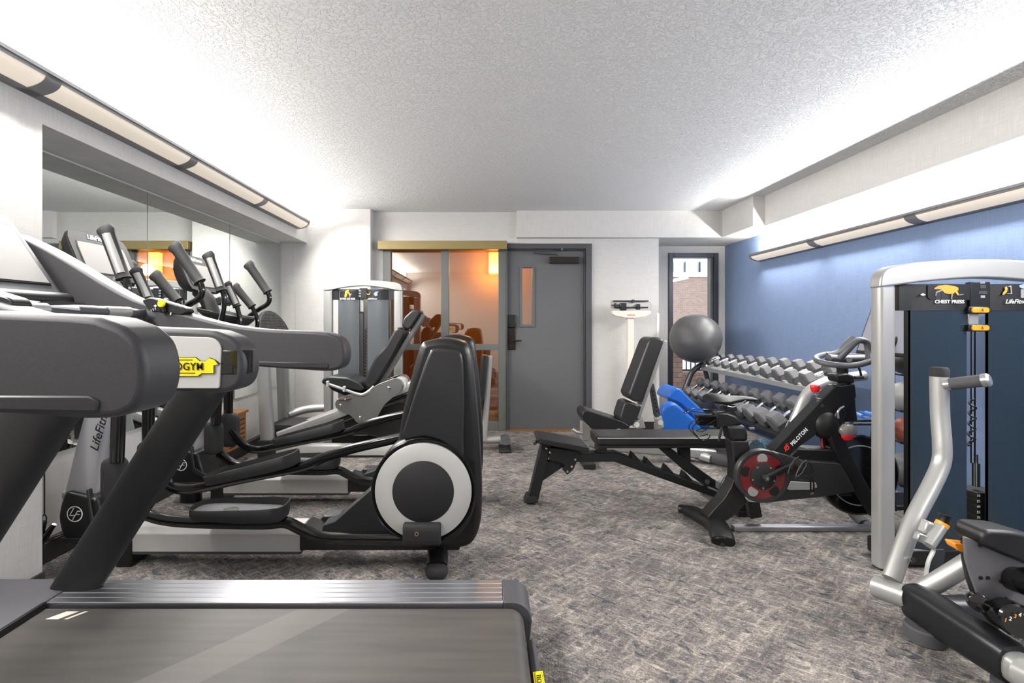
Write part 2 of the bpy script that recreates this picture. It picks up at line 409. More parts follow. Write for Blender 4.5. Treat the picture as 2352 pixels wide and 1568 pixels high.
# back wall built round the door, the glazed screen and the window niche
GX0, GX1 = (880-VX)/200, (1163-VX)/200           # glazed screen
DX0, DX1 = (1163-VX)/200, (1358-VX)/200          # door with frame
ZT = 2.14
wb = MB().box(-1.297, GX0, YB, YB+.14, 0, H).box(GX0, DX1, YB, YB+.14, ZT, H).box(DX1, 1.98, YB, YB+.14, 0, H)
wb.box(1.84, 1.98, YB+.14, 6.32, 0, H)
struct('wall_back', wb, 'wallpaper')
WY = 6.317
wx0, wx1 = (1535-VX)*WY/FPX, (1649-VX)*WY/FPX
wz1 = CH+(VY-581)*WY/FPX
ww = MB().box(1.98, wx0, WY, WY+.12, 0, H).box(wx1, XR, WY, WY+.12, 0, H).box(wx0, wx1, WY, WY+.12, wz1, H).box(wx0, wx1, WY, WY+.12, 0, .12)
struct('wall_window', ww, 'wallpaper')
struct('baseboard_back', MB().box(DX1, 1.98, YB-.012, YB, 0, .1), 'baseboard')
cg = MB().box(1.955, 1.986, YB-.004, YB+.05, .1, 1.345); struct('trim_1', cg, 'white', bevel=.002)
# window
t = .055
wf = MB().box(wx0, wx0+t, WY-.02, WY+.12, .12, wz1).box(wx1-t, wx1, WY-.02, WY+.12, .12, wz1).box(wx0+t, wx1-t, WY-.02, WY+.12, wz1-t, wz1).box(wx0+t, wx1-t, WY-.02, WY+.12, .12, .12+t)
win = struct('window_1', wf, 'winframe', bevel=.004)
MB().box(wx0+t, wx1-t, WY+.06, WY+.066, .12+t, wz1-t).build('window_pane', 'glass', win)
MB().box(wx1-t-.03, wx1-t, WY+.02, WY+.11, .12+t, wz1-t).build('window_reveal', 'framegrey', win)
# glazed screen with its bronze valance
def bx(p0, p1, z0, z1, y0=YB-.015, y1=YB+.1): return ((p0-VX)/200, (p1-VX)/200, y0, y1, z0, z1)
fr = MB()
zrail = (CH-(804-VY)/200, CH-(790-VY)/200)
for a, b in ((880, 898), (1013, 1031), (1145, 1163)): fr.box(*bx(a, b, 0, ZT))
for a, b in ((898, 1013), (1031, 1145)):
    fr.box(*bx(a, b, 0, .1)); fr.box(*bx(a, b, ZT-.06, ZT)); fr.box(*bx(a, b, zrail[0], zrail[1]))
gs = struct('window_2', fr, 'framegrey', bevel=.003)
for a, b in ((898, 1013), (1031, 1145)):
    for z0, z1 in ((.1, zrail[0]), (zrail[1], ZT-.06)):
        MB().box(*bx(a, b, z0, z1, YB+.03, YB+.036)).build('window_pane', 'glass_tinted', gs)
MB().box((877-VX)/196, (1163-VX)/198, YB-.11, YB-.016, CH-(577-VY)/198, CH-(558-VY)/198).build('window_valance', 'bronze', gs, bevel=.004)
# door
DF = MB().box(DX0, DX0+.012, YB-.03, YB+.1, 0, ZT).box(DX1-.065, DX1, YB-.03, YB+.1, 0, ZT).box(DX0+.012, DX1-.065, YB-.03, YB+.1, ZT-.06, ZT)
DF.box(DX1-.08, DX1-.065, YB+.005, YB+.1, 0, ZT-.06).box(DX0+.012, DX1-.08, YB+.005, YB+.1, ZT-.075, ZT-.06)
struct('trim_2', DF, 'trim_grey', bevel=.003)
struct('trim_3', MB().box(DX0, DX1, YB-.05, YB+.12, 0, .008), 'wood')
lx0, lx1 = DX0+.014, DX1-.082
vx0, vx1, vz0, vz1 = (1200-VX)/200, (1223-VX)/200, CH-(745-VY)/200, CH-(614-VY)/200
DL = MB().box(lx0, vx0, YB+.03, YB+.075, .01, ZT-.077).box(vx1, lx1, YB+.03, YB+.075, .01, ZT-.077)
DL.box(vx0, vx1, YB+.03, YB+.075, .01, vz0).box(vx0, vx1, YB+.03, YB+.075, vz1, ZT-.077)
door = struct('door_1', DL, 'doorgrey')
fw = .03
VF = MB().box(vx0-fw, vx0, YB+.018, YB+.03, vz0-fw, vz1+.012).box(vx1, vx1+fw, YB+.018, YB+.03, vz0-fw, vz1+.012).box(vx0, vx1, YB+.018, YB+.03, vz0-fw, vz0).box(vx0, vx1, YB+.018, YB+.03, vz1, vz1+.012)
VF.build('vision_panel_frame', 'doorgrey', door, bevel=.003)
MB().box(vx0, vx1, YB+.05, YB+.055, vz0, vz1).build('vision_panel_glass', 'glass_tinted', door)
pl = MB().box((1166-VX)/200, (1184-VX)/200, YB+.012, YB+.03, CH-(803-VY)/200, CH-(752-VY)/200).build('lock_plate', 'dark_bronze', door, bevel=.006)
MB().box((1166.5-VX)/200, (1184.5-VX)/200, YB-.01, YB+.03, CH-(752-VY)/200, CH-(723-VY)/200).build('card_reader', 'black', door, bevel=.008)
lv = MB().cyl(((1175-VX)/200, YB+.012, CH-(783-VY)/200), ((1175-VX)/200, YB-.04, CH-(783-VY)/200), .017)
lv.tube([((1174-VX)/200, YB-.045, CH-(783-VY)/200), ((1186-VX)/200, YB-.047, CH-(782-VY)/200), ((1197-VX)/200, YB-.042, CH-(782-VY)/200)], .008)
lv.build('door_handle', 'dark_bronze', door)
MB().cyl(((1175-VX)/200, YB+.013, CH-(770-VY)/200), ((1175-VX)/200, YB-.005, CH-(770-VY)/200), .02).build('key_cylinder', 'dark_bronze', door)
cl = MB().box((1262-VX)/200, (1330-VX)/200, YB-.03, YB+.03, CH-(605-VY)/200, CH-(590-VY)/200).build('door_closer', 'dark_bronze', door, bevel=.005)
ca = MB().tube([((1282-VX)/200, YB-.01, CH-(588-VY)/200), ((1276-VX)/200, YB-.02, CH-(584-VY)/200), ((1224-VX)/200, YB-.06, CH-(582-VY)/200)], .007)
ca.tube([((1224-VX)/200, YB-.06, CH-(579-VY)/200), ((1295-VX)/200, YB-.015, CH-(573.5-VY)/200)], .007).cyl(((1290-VX)/200, YB-.03, CH-(576-VY)/200), ((1290-VX)/200, YB-.03, CH-(570-VY)/200), .012)
ca.build('closer_arm', 'steel_dark', door)
# corridor behind the screen and door
struct('wall_corridor', MB().box(-2.0, 2.0, 7.18, 7.28, 0, 2.4).box(-2.0, -1.9, 5.95, 7.18, 0, 2.4).box(1.72, 1.84, 5.9, 7.18, 0, 2.4), 'tan')
struct('ceiling_corridor', MB().box(-2.0, 1.84, 5.89, 7.28, 2.30, 2.4), 'tan')
struct('floor_corridor', MB().box(-2.0, 1.84, 6.5, 7.28, -.1, 0), 'tan_floor')
sc = thing('wall_sconce', 'warm glowing wall sconce seen through the tinted glass screen', 'lamp', (-.0, 7.16, 2.06))
sx = (1134-VX)*7.1/FPX
MB().box(sx-.07, sx+.07, 7.05, 7.15, CH+(VY-628)*7.1/FPX, CH+(VY-580)*7.1/FPX).build('lamp_shade', 'sconce_glass', sc, bevel=.01)
MB().box(sx-.05, sx+.05, 7.15, 7.18, CH+(VY-622)*7.1/FPX, CH+(VY-586)*7.1/FPX).build('back_plate', 'dark_bronze', sc)

# ------------------------------------------------------------------ the two long light fixtures
def fixture(name, label, xw, xf, zb, zt, y0, y1, bounds, sgn):
    """curved trough along Y: xw wall side, xf front lip; lens windows between bounds"""
    r = thing(name, label, 'light fixture', (xw, (y0+y1)/2, zb))
    n = 8; prof = []
    for i in range(n+1):
        a = PI/2*i/n
        prof.append((xw+(xf-xw)*math.sin(a)**1.0, zt-(zt-zb)*math.cos(a)**.8 if i < n else zt))
    inner = [(xw+(x-xw)*.93, z+.006) for x, z in prof]
    inner[-1] = (prof[-1][0]-.006*sgn, zt); inner[0] = (xw, zb+.006)
    b = MB(); ribs = []; segs = []
    cuts = [y0]+[v for p in bounds for v in p]+[y1]
    for i in range(0, len(cuts)-1, 2): b.prism(prof+inner[::-1], cuts[i], cuts[i+1])
    # lips that run the full length
    b.prism([prof[-2], prof[-1], inner[-1], inner[-2]], y0, y1)
    b.prism([prof[0], prof[1], inner[1], inner[0]], y0, y1); b.prism([prof[1], prof[2], inner[2], inner[1]], y0, y1)
    b.box(min(xf-.004*sgn, xf+.006*sgn), max(xf-.004*sgn, xf+.006*sgn), y0, y1, zt-.004, zt+.012)
    for y in (y0, y1): b.prism(prof+[(xw, zt)], y-.003, y+.003)
    b.box(min(xw, xw+.006*sgn), max(xw, xw+.006*sgn), y0, y1, zb, zt+.01)
    b.build('lamp_housing', 'lamp_body', r)
    for a, c in bounds:
        l = MB(); q = [(x-.002*sgn, z+.002) for x, z in prof[2:-1]]; q2 = [(x, z) for x, z in inner[2:-1]]
        l.prism(q+q2[::-1], a+.001, c-.001); l.build('lens', 'lens', r)
    return r
bl = []; y = 5.27
while y > -.8: bl.append((max(y-.97, -1.0), y)); y -= 1.046
fixture('ceiling_light_fixture', 'long curved cove light along the left soffit above the mirrors', XLN, -1.87, 2.225, 2.297, -1.05, 5.297, [p for p in bl[::-1]], 1)
brr = []; y = 5.46
while y > -.8: brr.append((max(y-.955, -1.0), y)); y -= 1.046
fixture('wall_light_fixture', 'long curved wall light along the blue wall above the dumbbells', XR, 2.88, 1.905, 1.972, -1.05, 5.49, [p for p in brr[::-1]], -1)

# ------------------------------------------------------------------ outside the window
struct('ground_outside', MB().box(-4, 16, 6.5, 24, -.12, -.02), 'snow')
t1 = thing('brick_building', 'pink brick building with a band of white windows, outside the narrow window', 'building', (7, 15, 0))
zo = lambda py, Y: CH-(py-VY)*Y/FPX
YO = 14
MB().box(1.5, 12, YO, YO+1, zo(815, YO), zo(636, YO)).build('brick_wall', 'brick', t1)
MB().box(1.5, 12, YO-.05, YO+1, zo(636, YO), zo(625, YO)).build('lintel', 'white', t1)
MB().box(1.5, 12, YO+.3, YO+1, zo(600, YO), zo(500, YO)).build('fascia', 'white', t1)
MB().box(1.5, 12, YO+.2, YO+.3, zo(625, YO), zo(600, YO)).build('window_band', 'snow', t1)
MB().box(1.5, 12, YO+.02, YO+1, -.02, zo(815, YO)).build('white_backdrop', 'snow', t1)  # added white wall standing in for the bright snow and sky below the brick
for k in range(12):
    x = 3.5+k*.42
    MB().box(x, x+(.09 if k % 4 == 0 else .014), YO+.1, YO+.2, zo(625, YO), zo(600, YO)).build('mullion', 'steel_dark', t1)
YF = 9.5
rl = thing('iron_railing', 'black iron railing outside the narrow window', 'railing', (4, YF, .1))
for z in (zo(818, YF), zo(850, YF)): MB().box(2.2, 5.4, YF, YF+.03, z-.015, z+.015).build('rail', 'black', rl)
for k in range(34): MB().box(2.6+k*.085, 2.6+k*.085+.018, YF+.005, YF+.023, -.02, zo(814, YF)).build('baluster', 'black', rl)
tag(MB().box(2.4, 6, 8.6, 8.9, -.1, zo(855, 8.6)).build('retaining_wall', 'stone', None, bevel=.01), 'low brown stone wall outside below the railing', 'wall')
xp = [(v-VX)*8.4/FPX for v in (1530, 1563)]
tag(MB().box(xp[0], xp[1], 8.3, 8.55, -.1, zo(806, 8.4)).build('stone_pillar', 'stone', None, bevel=.01), 'dark stone pillar outside at the left of the window', 'pillar')
# ================================================================== TREADMILL
def badge(parent, cx, y, cz, s=1.0, rot=None, txt='TECHNOGYM', ext=.0012):
    """yellow plate with a black outline and lettering, facing -Y (or turned by rot about its centre)"""
    R = rot or Matrix.Identity(3); c = Vector((cx, y, cz))
    out = [(-.098,-.021),(.052,-.021),(.060,-.015),(.088,-.015),(.088,.003),(.098,.006),(.090,.016),(.078,.020),(.070,.013),(.056,.013),(.046,.021),(-.098,.021)]
    for nm, k, dy, mt in (('badge_rim', 1.06, 0, 'black_print'), ('badge', 1.0, -.0008, 'yellow')):
        b = MB(); n = len(out)
        fr = [c+R@Vector((px*s*(k if abs(px) > .09 else 1)+0, dy-.002, pz*s*k)) for px, pz in out]
        bk = [p+R@Vector((0, .003, 0)) for p in fr]
        b.add(fr+bk, [tuple(range(n)), tuple(range(2*n-1, n-1, -1))]+[(i, i+n, (i+1) % n+n, (i+1) % n) for i in range(n)])
        b.build(nm, mt, parent, smooth=False)
    text(txt, c+R@Vector((-.006*s, -.0042, 0)), .025*s, 'black_print', parent, 'lettering', rot=R@Matrix.Rotation(PI/2, 3, 'X'), bold=.0001, space=1.08, fit=.142*s)
    b = MB()
    for x0, x1, z in ((-.09, .04, .015), (-.09, .046, -.0155)):
        b.add([c+R@Vector(q) for q in ((x0*s, -.0036, z*s), (x1*s, -.0036, z*s), (x1*s, -.0036, (z+.0016)*s), (x0*s, -.0036, (z+.0016)*s))], [(0,1,2,3)])
    b.build('badge_line', 'black_print', parent, smooth=False)

def treadmill(label, hzn, hzf):
    r = thing('treadmill', label, 'treadmill', (-.9, 1.57, 0), 'treadmills')
    YN, YF = 1.14, 2.008
    zt = .20
    # deck rails with raised ribs
    for a, b_ in ((YF-.165, YF), (YN, YN+.165)):
        p = []; n = 5
        wd = (b_-a)
        prof = [(a, .06), (b_, .06), (b_, zt-.012)]
        for i in range(n):
            y1 = b_-wd*i/n; y0 = b_-wd*(i+1)/n
            prof += [(y1-.003, zt), (y0+.003, zt), (y0, zt-.004)]
        rail = MB().prism(prof, -1.62, .06, 'X')
        rail.build('side_rail', 'alu', r, bevel=.0008, seg=1)
        e = MB(); c = [(.062, .05), (.062, zt)]+[(.10+.068*math.sin(t), zt-.07+.07*math.cos(t)) for t in [PI/2*i/8 for i in range(9)]]+[(.160, .05)]
        e.prism(c, a, b_); e.build('rail_end_cap', 'graphite', r, bevel=.004)
    # belt over the rear roller
    zb = .183
    bp = [(-1.66, zb)]+[(.085+.052*math.sin(t), zb-.052+.052*math.cos(t)) for t in [PI*i/12 for i in range(13)]]+[(-1.66, zb-.104)]
    belt = MB().prism(bp, YN+.175, YF-.178); belt.build('running_belt', 'belt', r)
    MB().box(-1.64, .05, YN+.02, YF-.02, .045, .078).box(-1.6, -.1, YN+.04, YN+.1, .0, .05).box(-1.6, -.1, YF-.1, YF-.04, 0, .05).build('base_frame', 'black', r, bevel=.004)
    # rear cover bar
    rb = MB().prism([(.138, .04), (.176, .04), (.172, .115), (.160, .128), (.142, .118)], YN+.17, YF-.26); rb.build('rear_cover', 'graphite', r, bevel=.004)
    badge(r, .162, YN+.36, .130, .75, Matrix.Rotation(-PI/2, 3, 'Z')@Matrix.Rotation(-PI/2*.92, 3, 'X'))
    # motor cover
    yy = [YN+.004, YN+.14, YN+.3, (YN+YF)/2, YF-.3, YF-.14, YF-.004]; hz = [0, .0, .05, .065, .05, .0, 0]
    xs = [-1.622, -1.66, -1.74, -1.86, -1.95, -1.985]; hx = [0, .25, .7, 1, .8, .3]
    vs = []; fs = []
    for i, x in enumerate(xs):
        for j, y in enumerate(yy): vs.append((x, y, .203+hz[j]*hx[i]))
    for i in range(len(xs)-1):
        for j in range(len(yy)-1): k = i*len(yy)+j; fs.append((k, k+1, k+1+len(yy), k+len(yy)))
    n0 = len(vs)
    top = MB().add(vs, fs)
    top.box(-1.985, -1.622, yy[0], yy[-1], .05, .2025)
    top.build('motor_cover', 'graphite', r)
    MB().box(-1.626, -1.612, YN+.17, YF-.17, .17, .206).build('belt_guard', 'black', r, bevel=.003)
    # print on the belt
    pr_ = []
    def para(x, y, wx, wy, sl):
        MB().add([(x, y, zb+.0006), (x+wx, y, zb+.0006), (x+wx+sl, y+wy, zb+.0006), (x+sl, y+wy, zb+.0006)], [(0,1,2,3)]).build('belt_print', 'cream', r, smooth=False)
    para(-1.555, 1.765, .045, .048, .035); para(-1.49, 1.765, .014, .048, .035)
    for x, wx in ((-.80, .012), (-.772, .028), (-.718, .075), (-.618, .032), (-.565, .012)): para(x, 1.395, wx, .05, .03)
    # handrails: one outline, mirrored front to back
    top_e = [(52, 536), (130, 572), (200, 612), (270, 655), (330, 687), (390, 706), (453, 723), (530, 743), (606, 754), (670, 758), (739, 761), (764, 763.5)]
    end_e = [(784, 771), (798, 784), (804, 804), (803, 824), (796, 839), (780, 847), (755, 848.5)]
    bot_e = [(683, 844), (606, 838), (530, 828), (460, 806), (400, 770), (345, 735), (250, 722), (175, 712), (120, 640)]
    prof0 = XZ([tuple(p) for p in spline(top_e, 3)]+[tuple(p) for p in spline(end_e, 4)]+[tuple(p) for p in spline(bot_e, 3)], 1.97)
    for inn, outy, s in ((1.905, 1.995, 1), (1.255, 1.17, -1)):
        hx_ = -.03 if s < 0 else 0
        hz_ = hzn if s < 0 else hzf
        prof = [(x+hx_, z+hz_) for x, z in prof0]
        MB().prism(prof, min(inn, outy), max(inn, outy)).build('handrail', 'graphite_dark', r, bevel=.028, seg=5, ang=50)
        # lower strip on the inner face
        st = XZ([(420, 796), (530, 822), (606, 830), (683, 832), (765, 832), (773, 836), (772, 846), (683, 844.5), (606, 838.5), (530, 829), (420, 800)], 1.965)
        y0, y1 = (inn-.004, inn+.03) if s > 0 else (inn-.03, inn+.004)
        MB().prism([(x-.012, z+.006+hz_) for x, z in st], y0, y1).build('handrail_trim', 'charcoal', r, bevel=.003)
        # outer plate with badge
        y0, y1 = (outy-.02, outy+.004) if s > 0 else (outy-.004, outy+.02)
        pl = rounded([(-1.10, 1.056+hz_), (-.592+hx_, 1.056+hz_), (-.586+hx_, 1.174+hz_), (-1.10, 1.19+hz_)], [.002, .006, .035, .002], 6)
        MB().prism(pl, y0, y1).build('handrail_plate', 'silver_light', r, bevel=.002)
        if s < 0: badge(r, -.721, outy-.006, 1.125, 1.0)
        else: badge(r, -.735, outy+.004, 1.122, 1.0, Matrix.Rotation(PI, 3, 'Z'))
        xe = -.5345+hx_; ym = outy-s*.05
        if s > 0: xe -= .03
        gl = [(xe-.062, outy+s*.0015), (xe-.028, outy+s*.0015)]+[(xe-.0265+.028*math.sin(t_), outy-s*.0265+s*.028*math.cos(t_)) for t_ in [PI/2*i/6 for i in range(7)]]+[(xe+.0015, ym), (xe-.062, ym)]
        MB().prism(gl, 1.088+hz_, 1.145+hz_, 'Z').build('handrail_insert', 'black_gloss', r, bevel=.002)
        yc = (inn+outy)/2
        # leaning post
        MB().tube([(-1.645, yc, .12), (-1.598, yc, .20), (-1.08, yc, 1.01), (-1.02, yc, 1.10)], .083, 20, r2=.034, sq=2.8).build('upright', 'black_matte', r)
        # grip panel with start and stop marks
        cp = XZ([(332, 690), (352, 682.5), (430, 706), (437, 716), (424, 724), (350, 714)], 1.92)
        y0, y1 = (inn-.003, inn+.05) if s > 0 else (inn-.05, inn+.003)
        MB().prism(rounded(cp, .01), y0, y1).build('control_panel', 'black', r, bevel=.004)
    kx = W(371, 700, 1.89)
    MB().lathe([(0, -.006), (.014, -.005), (.0165, 0), (.014, .005), (0, .006)], kx+Vector((0, 0, .006)), (-.25, -1, .15), 20).build('safety_key', 'yellow', r)
    MB().tube([kx+Vector((-.004, .004, -.002)), kx+Vector((.006, .004, -.027))], .011, 12, r2=.008).build('key_socket', 'black_gloss', r)
    text('1 2 3', W(352, 711, 1.90), .011, 'white_print', r, 'button_marks', ry=-.35)
    text('+', W(357, 703, 1.90), .02, 'white_print', r, 'button_marks', bold=.0008)
    MB().obox(W(392, 720, 1.898), (.004, .001, .009), Matrix.Rotation(.4, 3, 'Y')).build('button_marks', 'white_print', r)
    # crossbar with pulse grips
    MB().tube([(-1.42, 1.27, 1.235), (-1.34, 1.29, 1.262), (-1.305, 1.33, 1.266), (-1.30, 1.58, 1.266), (-1.305, 1.83, 1.266), (-1.30, 1.90, 1.262), (-1.26, 1.925, 1.25)], .019, 14).build('crossbar', 'graphite', r)
    for y in (1.42, 1.76): MB().cyl((-1.30, y-.055, 1.266), (-1.30, y+.055, 1.266), .0195).build('pulse_grip', 'silver', r)
    # console
    v = Vector((-.233, 0, .341)).normalized(); nrm = Vector((.341, 0, .233)).normalized(); u = Vector((0, 1, 0))
    R = Matrix((nrm, u, v)).transposed()
    c0 = Vector((-1.543, 1.585, 1.295))+v*.2065
    MB().obox(c0-nrm*.03, (.06, .575, .415), R).build('console', 'graphite', r, bevel=.03, seg=4)
    MB().obox(c0+nrm*.001+v*.01, (.006, .49, .268), R).build('screen_bezel', 'black', r, bevel=.003)
    MB().obox(c0+nrm*.004+v*.01, (.004, .475, .252), R).build('screen', 'screen', r)
    MB().obox(c0+nrm*.002+v*.178, (.006, .07, .03), R).build('camera_window', 'charcoal', r, bevel=.004)
    MB().tube([c0-v*.19-nrm*.0+u*.26*t for t in (-1, -.5, 0, .5, 1)], .035, 14, r2=.03).build('console_tray', 'black', r)
    MB().tube([(-1.50, 1.58, 1.26), (-1.42, 1.58, 1.22), (-1.32, 1.58, 1.25)], .05, 12, r2=.16).build('console_base', 'black_matte', r)
    return r
treadmill('treadmill in the foreground with worn grey belt and yellow badge on its side handle', .018, 0)
tm = treadmill('treadmill nearest the camera, only its big rounded grey handrail in view at the left', .044, .044)
tm.location = Vector(tm.location)+Vector((.048, -1.19, 0))

# ================================================================== ELLIPTICAL CROSS TRAINERS
def logo(parent, c, r_, mt='white_print', rx=1.0, rot=None):
    """ring with a slanted L and F inside, facing -Y"""
    R = rot or Matrix.Identity(3); c = Vector(c)
    b = MB(); n = 36; a = [c+R@Vector((r_*math.cos(2*PI*i/n)*rx, -.001, r_*math.sin(2*PI*i/n))) for i in range(n)]
    d = [c+R@Vector((r_*.86*math.cos(2*PI*i/n)*rx, -.001, r_*.86*math.sin(2*PI*i/n))) for i in range(n)]
    b.add(a+d, [(i, (i+1) % n, (i+1) % n+n, i+n) for i in range(n)])
    def stroke(p, q, t=.11):
        p, q = Vector((p[0], 0, p[1])), Vector((q[0], 0, q[1])); dd = (q-p).normalized(); m_ = Vector((-dd.z, 0, dd.x))*t/2
        b.add([c+R@(Vector((k.x*rx, 0, k.z))*r_+Vector((0, -.0012, 0))) for k in (p-m_, q-m_, q+m_, p+m_)], [(0,1,2,3)])
    stroke((-.1, .75), (-.62, -.15)); stroke((-.62, -.15), (-.02, -.2))
    stroke((.38, .42), (-.28, -.75)); stroke((.33, .36), (.72, .36)); stroke((.08, -.04), (.6, -.04))
    return b.build('logo', mt, parent, smooth=False)
def grip(parent, pts, Y, r_, plate=None, name='handle_grip', mt='rubber'):
    P = [W(a, b, Y) for a, b in pts]
    MB().tube(P, r_, 14).build(name, mt, parent)
def elliptical():
    YC = 2.60
    r = thing('elliptical_trainer', 'front elliptical cross trainer, nearest the camera, with bright silver ring round its wheel', 'exercise machine', (-1.2, YC, 0), 'elliptical cross trainers')
    # rear drive housing
    shell = [(965, 795), (984, 782), (1020, 777), (1056, 783), (1076, 797), (1086, 850), (1096, 950), (1104, 1060), (1107, 1150), (1103, 1205), (1088, 1243), (1062, 1258), (1000, 1262), (900, 1262), (878, 1200), (866, 1120), (885, 1050), (912, 1012), (925, 945), (943, 870)]
    pr = XZ([tuple(p) for p in spline(shell, 3, True)], 2.5)
    MB().prism(pr, 2.49, 2.73).build('drive_housing', 'black', r, bevel=.045, seg=5, ang=50)
    pan = [(985, 812), (1000, 801), (1048, 805), (1060, 816), (1064, 850), (1066, 930), (1064, 1010), (1062, 1052), (1020, 1018), (975, 1004), (925, 1008), (938, 950), (960, 880)]
    MB().prism(XZ([tuple(p) for p in spline(pan, 3, True)], 2.44), 2.435, 2.52).build('housing_cover', 'charcoal_soft', r, bevel=.022, seg=4, ang=50)
    guard = XZ([(915, 1016), (975, 1003), (1035, 1022), (1064, 1050), (1088, 1100), (1090, 1160), (1070, 1210), (1030, 1245), (960, 1252), (900, 1228), (864, 1170), (862, 1100), (880, 1050)], 2.44)
    MB().prism([tuple(p) for p in spline(guard, 4, True)], 2.43, 2.53).build('wheel_guard', 'black', r, bevel=.018, seg=4, ang=50)
    c = W(973, 1126, 2.42)
    MB().lathe([(.250, .02), (.250, -.004), (.240, -.012), (.232, -.008)], c, (0, -1, 0), 64, True).build('wheel_rim', 'black_gloss', r)
    MB().lathe([(.2325, -.006), (.2325, .014), (.228, .017), (.148, .018), (.148, -.006)], c, (0, -1, 0), 64, True).build('wheel_ring', 'silver_light', r)
    MB().lathe([(.148, .0), (.148, .019), (.145, .021), (0, .021), (0, .0)], c, (0, -1, 0), 64).lathe([(.004, .02), (.004, .024), (0, .024)], c, (0, -1, 0), 10).build('wheel_centre', 'black_matte', r)
    # base beam
    x0, x1 = (303-VX)*2.52/FPX, (690-VX)*2.52/FPX
    zb = [(2.52, .075), (2.52, .165), (2.545, .195), (2.655, .195), (2.68, .165), (2.68, .075)]
    MB().prism(zb, x0, x1, 'X').build('base_beam', 'silver_light', r, bevel=.004)
    MB().box(x0, x1, 2.524, 2.676, .062, .075).build('beam_underside', 'steel_dark', r)
    MB().box(x0-.085, x0, 2.515, 2.685, .0, .17).build('front_foot', 'black', r, bevel=.01)
    x2 = (1062-VX)*2.52/FPX
    MB().prism(XZ([(690, 1214), (740, 1230), (800, 1232), (1062, 1232), (1055, 1262), (690, 1262)], 2.52), 2.51, 2.69).build('rear_frame', 'black', r, bevel=.006)
    MB().prism(XZ([(748, 1197), (775, 1188), (862, 1110), (900, 1120), (905, 1232), (740, 1232)], 2.6), 2.55, 2.65).build('ramp_support', 'charcoal', r, bevel=.006)
    MB().prism(XZ([(725, 1203), (748, 1178), (785, 1178), (765, 1203)], 2.72), 2.68, 2.78).build('ramp_cap', 'charcoal', r, bevel=.006)
    # rear stabiliser
    xr = (1003-VX)*2.43/FPX
    MB().tube([(xr-.01, 2.55, .09), (xr, 2.49, .055), (xr, 2.44, .045)], .052, 14, r2=.03).build('stabiliser', 'black', r)
    MB().tube([(xr-.01, 2.65, .09), (xr, 2.71, .055), (xr, 2.76, .045)], .052, 14, r2=.03).build('stabiliser', 'black', r)
    for y in (2.43, 2.77): MB().lathe([(.046, -.0), (.054, .012), (.056, .03), (.05, .048), (.035, .056), (0, .058)], (xr, y, .0), (0, 0, 1), 30).build('levelling_foot', 'rubber', r)
    # front column in its black boot
    cap = XZ([(160, 1124), (150, 1150), (144, 1182), (149, 1212), (158, 1232), (200, 1238), (256, 1236), (264, 1222), (250, 1200), (238, 1165), (232, 1140)], 2.53)
    MB().prism([tuple(p) for p in rounded(cap, .02)], 2.50, 2.70).build('column_boot', 'black', r, bevel=.03, seg=4, ang=50)
    MB().prism(XZ([(152, 1229), (262, 1229), (258, 1238), (160, 1241)], 2.53), 2.495, 2.705).build('boot_edge', 'charcoal', r, bevel=.003)
    MB().tube([W(212, 1235, 2.6), W(212, 1262, 2.6), W(212, 1285, 2.6)], .07, 12, r2=.06).build('boot_foot', 'black', r)
    MB().prism(XZ([(196, 1125), (202, 1125), (212, 1190), (262, 1224), (256, 1232), (206, 1205)], 2.49), 2.492, 2.52).build('boot_trim', 'charcoal', r, bevel=.004)
    logo(r, W(172, 1180, 2.4985), .040)
    MB().tube([W(198, 1145, 2.6), W(228, 1000, 2.6), W(258, 870, 2.6), W(283, 745, 2.6)], [.085, .074, .066, .06], 20, r2=[.075, .07, .06, .055], sq=3.2).build('front_column', 'silver_lilac', r)
    MB().tube([W(196, 1140, 2.6), W(198.5, 1128, 2.6)], .089, 20, r2=.079, sq=3.2).build('column_collar', 'silver', r)
    text('LifeFitness', W(232, 978, 2.518), .062, 'black_print', r, 'lettering', shear=.25, ry=-(PI/2-.27), bold=.0006)
    # console
    ct = Vector((-1.98, YC, 1.565)); v = Vector((-.10, 0, .24)).normalized(); nrm = Vector((.24, 0, .10)).normalized(); u = Vector((0, 1, 0))
    R = Matrix((nrm, u, v)).transposed()
    rg = []
    for d, sy, sz in ((.0, .205, .137), (.012, .208, .139), (-.015, .205, .137), (-.05, .185, .12), (-.09, .14, .09), (-.115, .10, .06)):
        if d == .012: continue
        ring = []
        for k in range(32):
            a = 2*PI*k/32; ca, sa = math.cos(a), math.sin(a); q = (abs(ca)**5+abs(sa)**5)**(-.2)
            ring.append(ct+nrm*d+u*sy*ca*q+v*sz*sa*q)
        rg.append(ring)
    MB().loft(rg).build('console', 'black_matte', r, ang=60)
    def rrect(o, sy, sz, d0, d1, nm, mt, p=8):
        rr = []
        for d in (d0, d1):
            ring = []
            for k in range(32):
                a = 2*PI*k/32; ca, sa = math.cos(a), math.sin(a); q = (abs(ca)**p+abs(sa)**p)**(-1/p)
                ring.append(ct+o+nrm*d+u*sy*ca*q+v*sz*sa*q)
            rr.append(ring)
        return MB().loft(rr).build(nm, mt, r, ang=50)
    rrect(Vector(), .198, .130, -.002, .004, 'console_face', 'charcoal')
    rrect(v*-.012, .165, .088, .003, .0055, 'screen_bezel', 'black', 14)
    rrect(v*-.012, .158, .082, .0055, .0065, 'screen', 'screen', 20)
    Rt = R@Matrix(((0,0,1),(1,0,0),(0,1,0)))
    text('LifeFitness', ct+v*.104+nrm*.0055, .036, 'white_print', r, 'lettering', shear=.3, rot=Rt, bold=.0006)
    MB().obox(ct-nrm*.10-v*.05, (.03, .16, .06), R).build('fan_grille', 'steel_dark', r, bevel=.008)
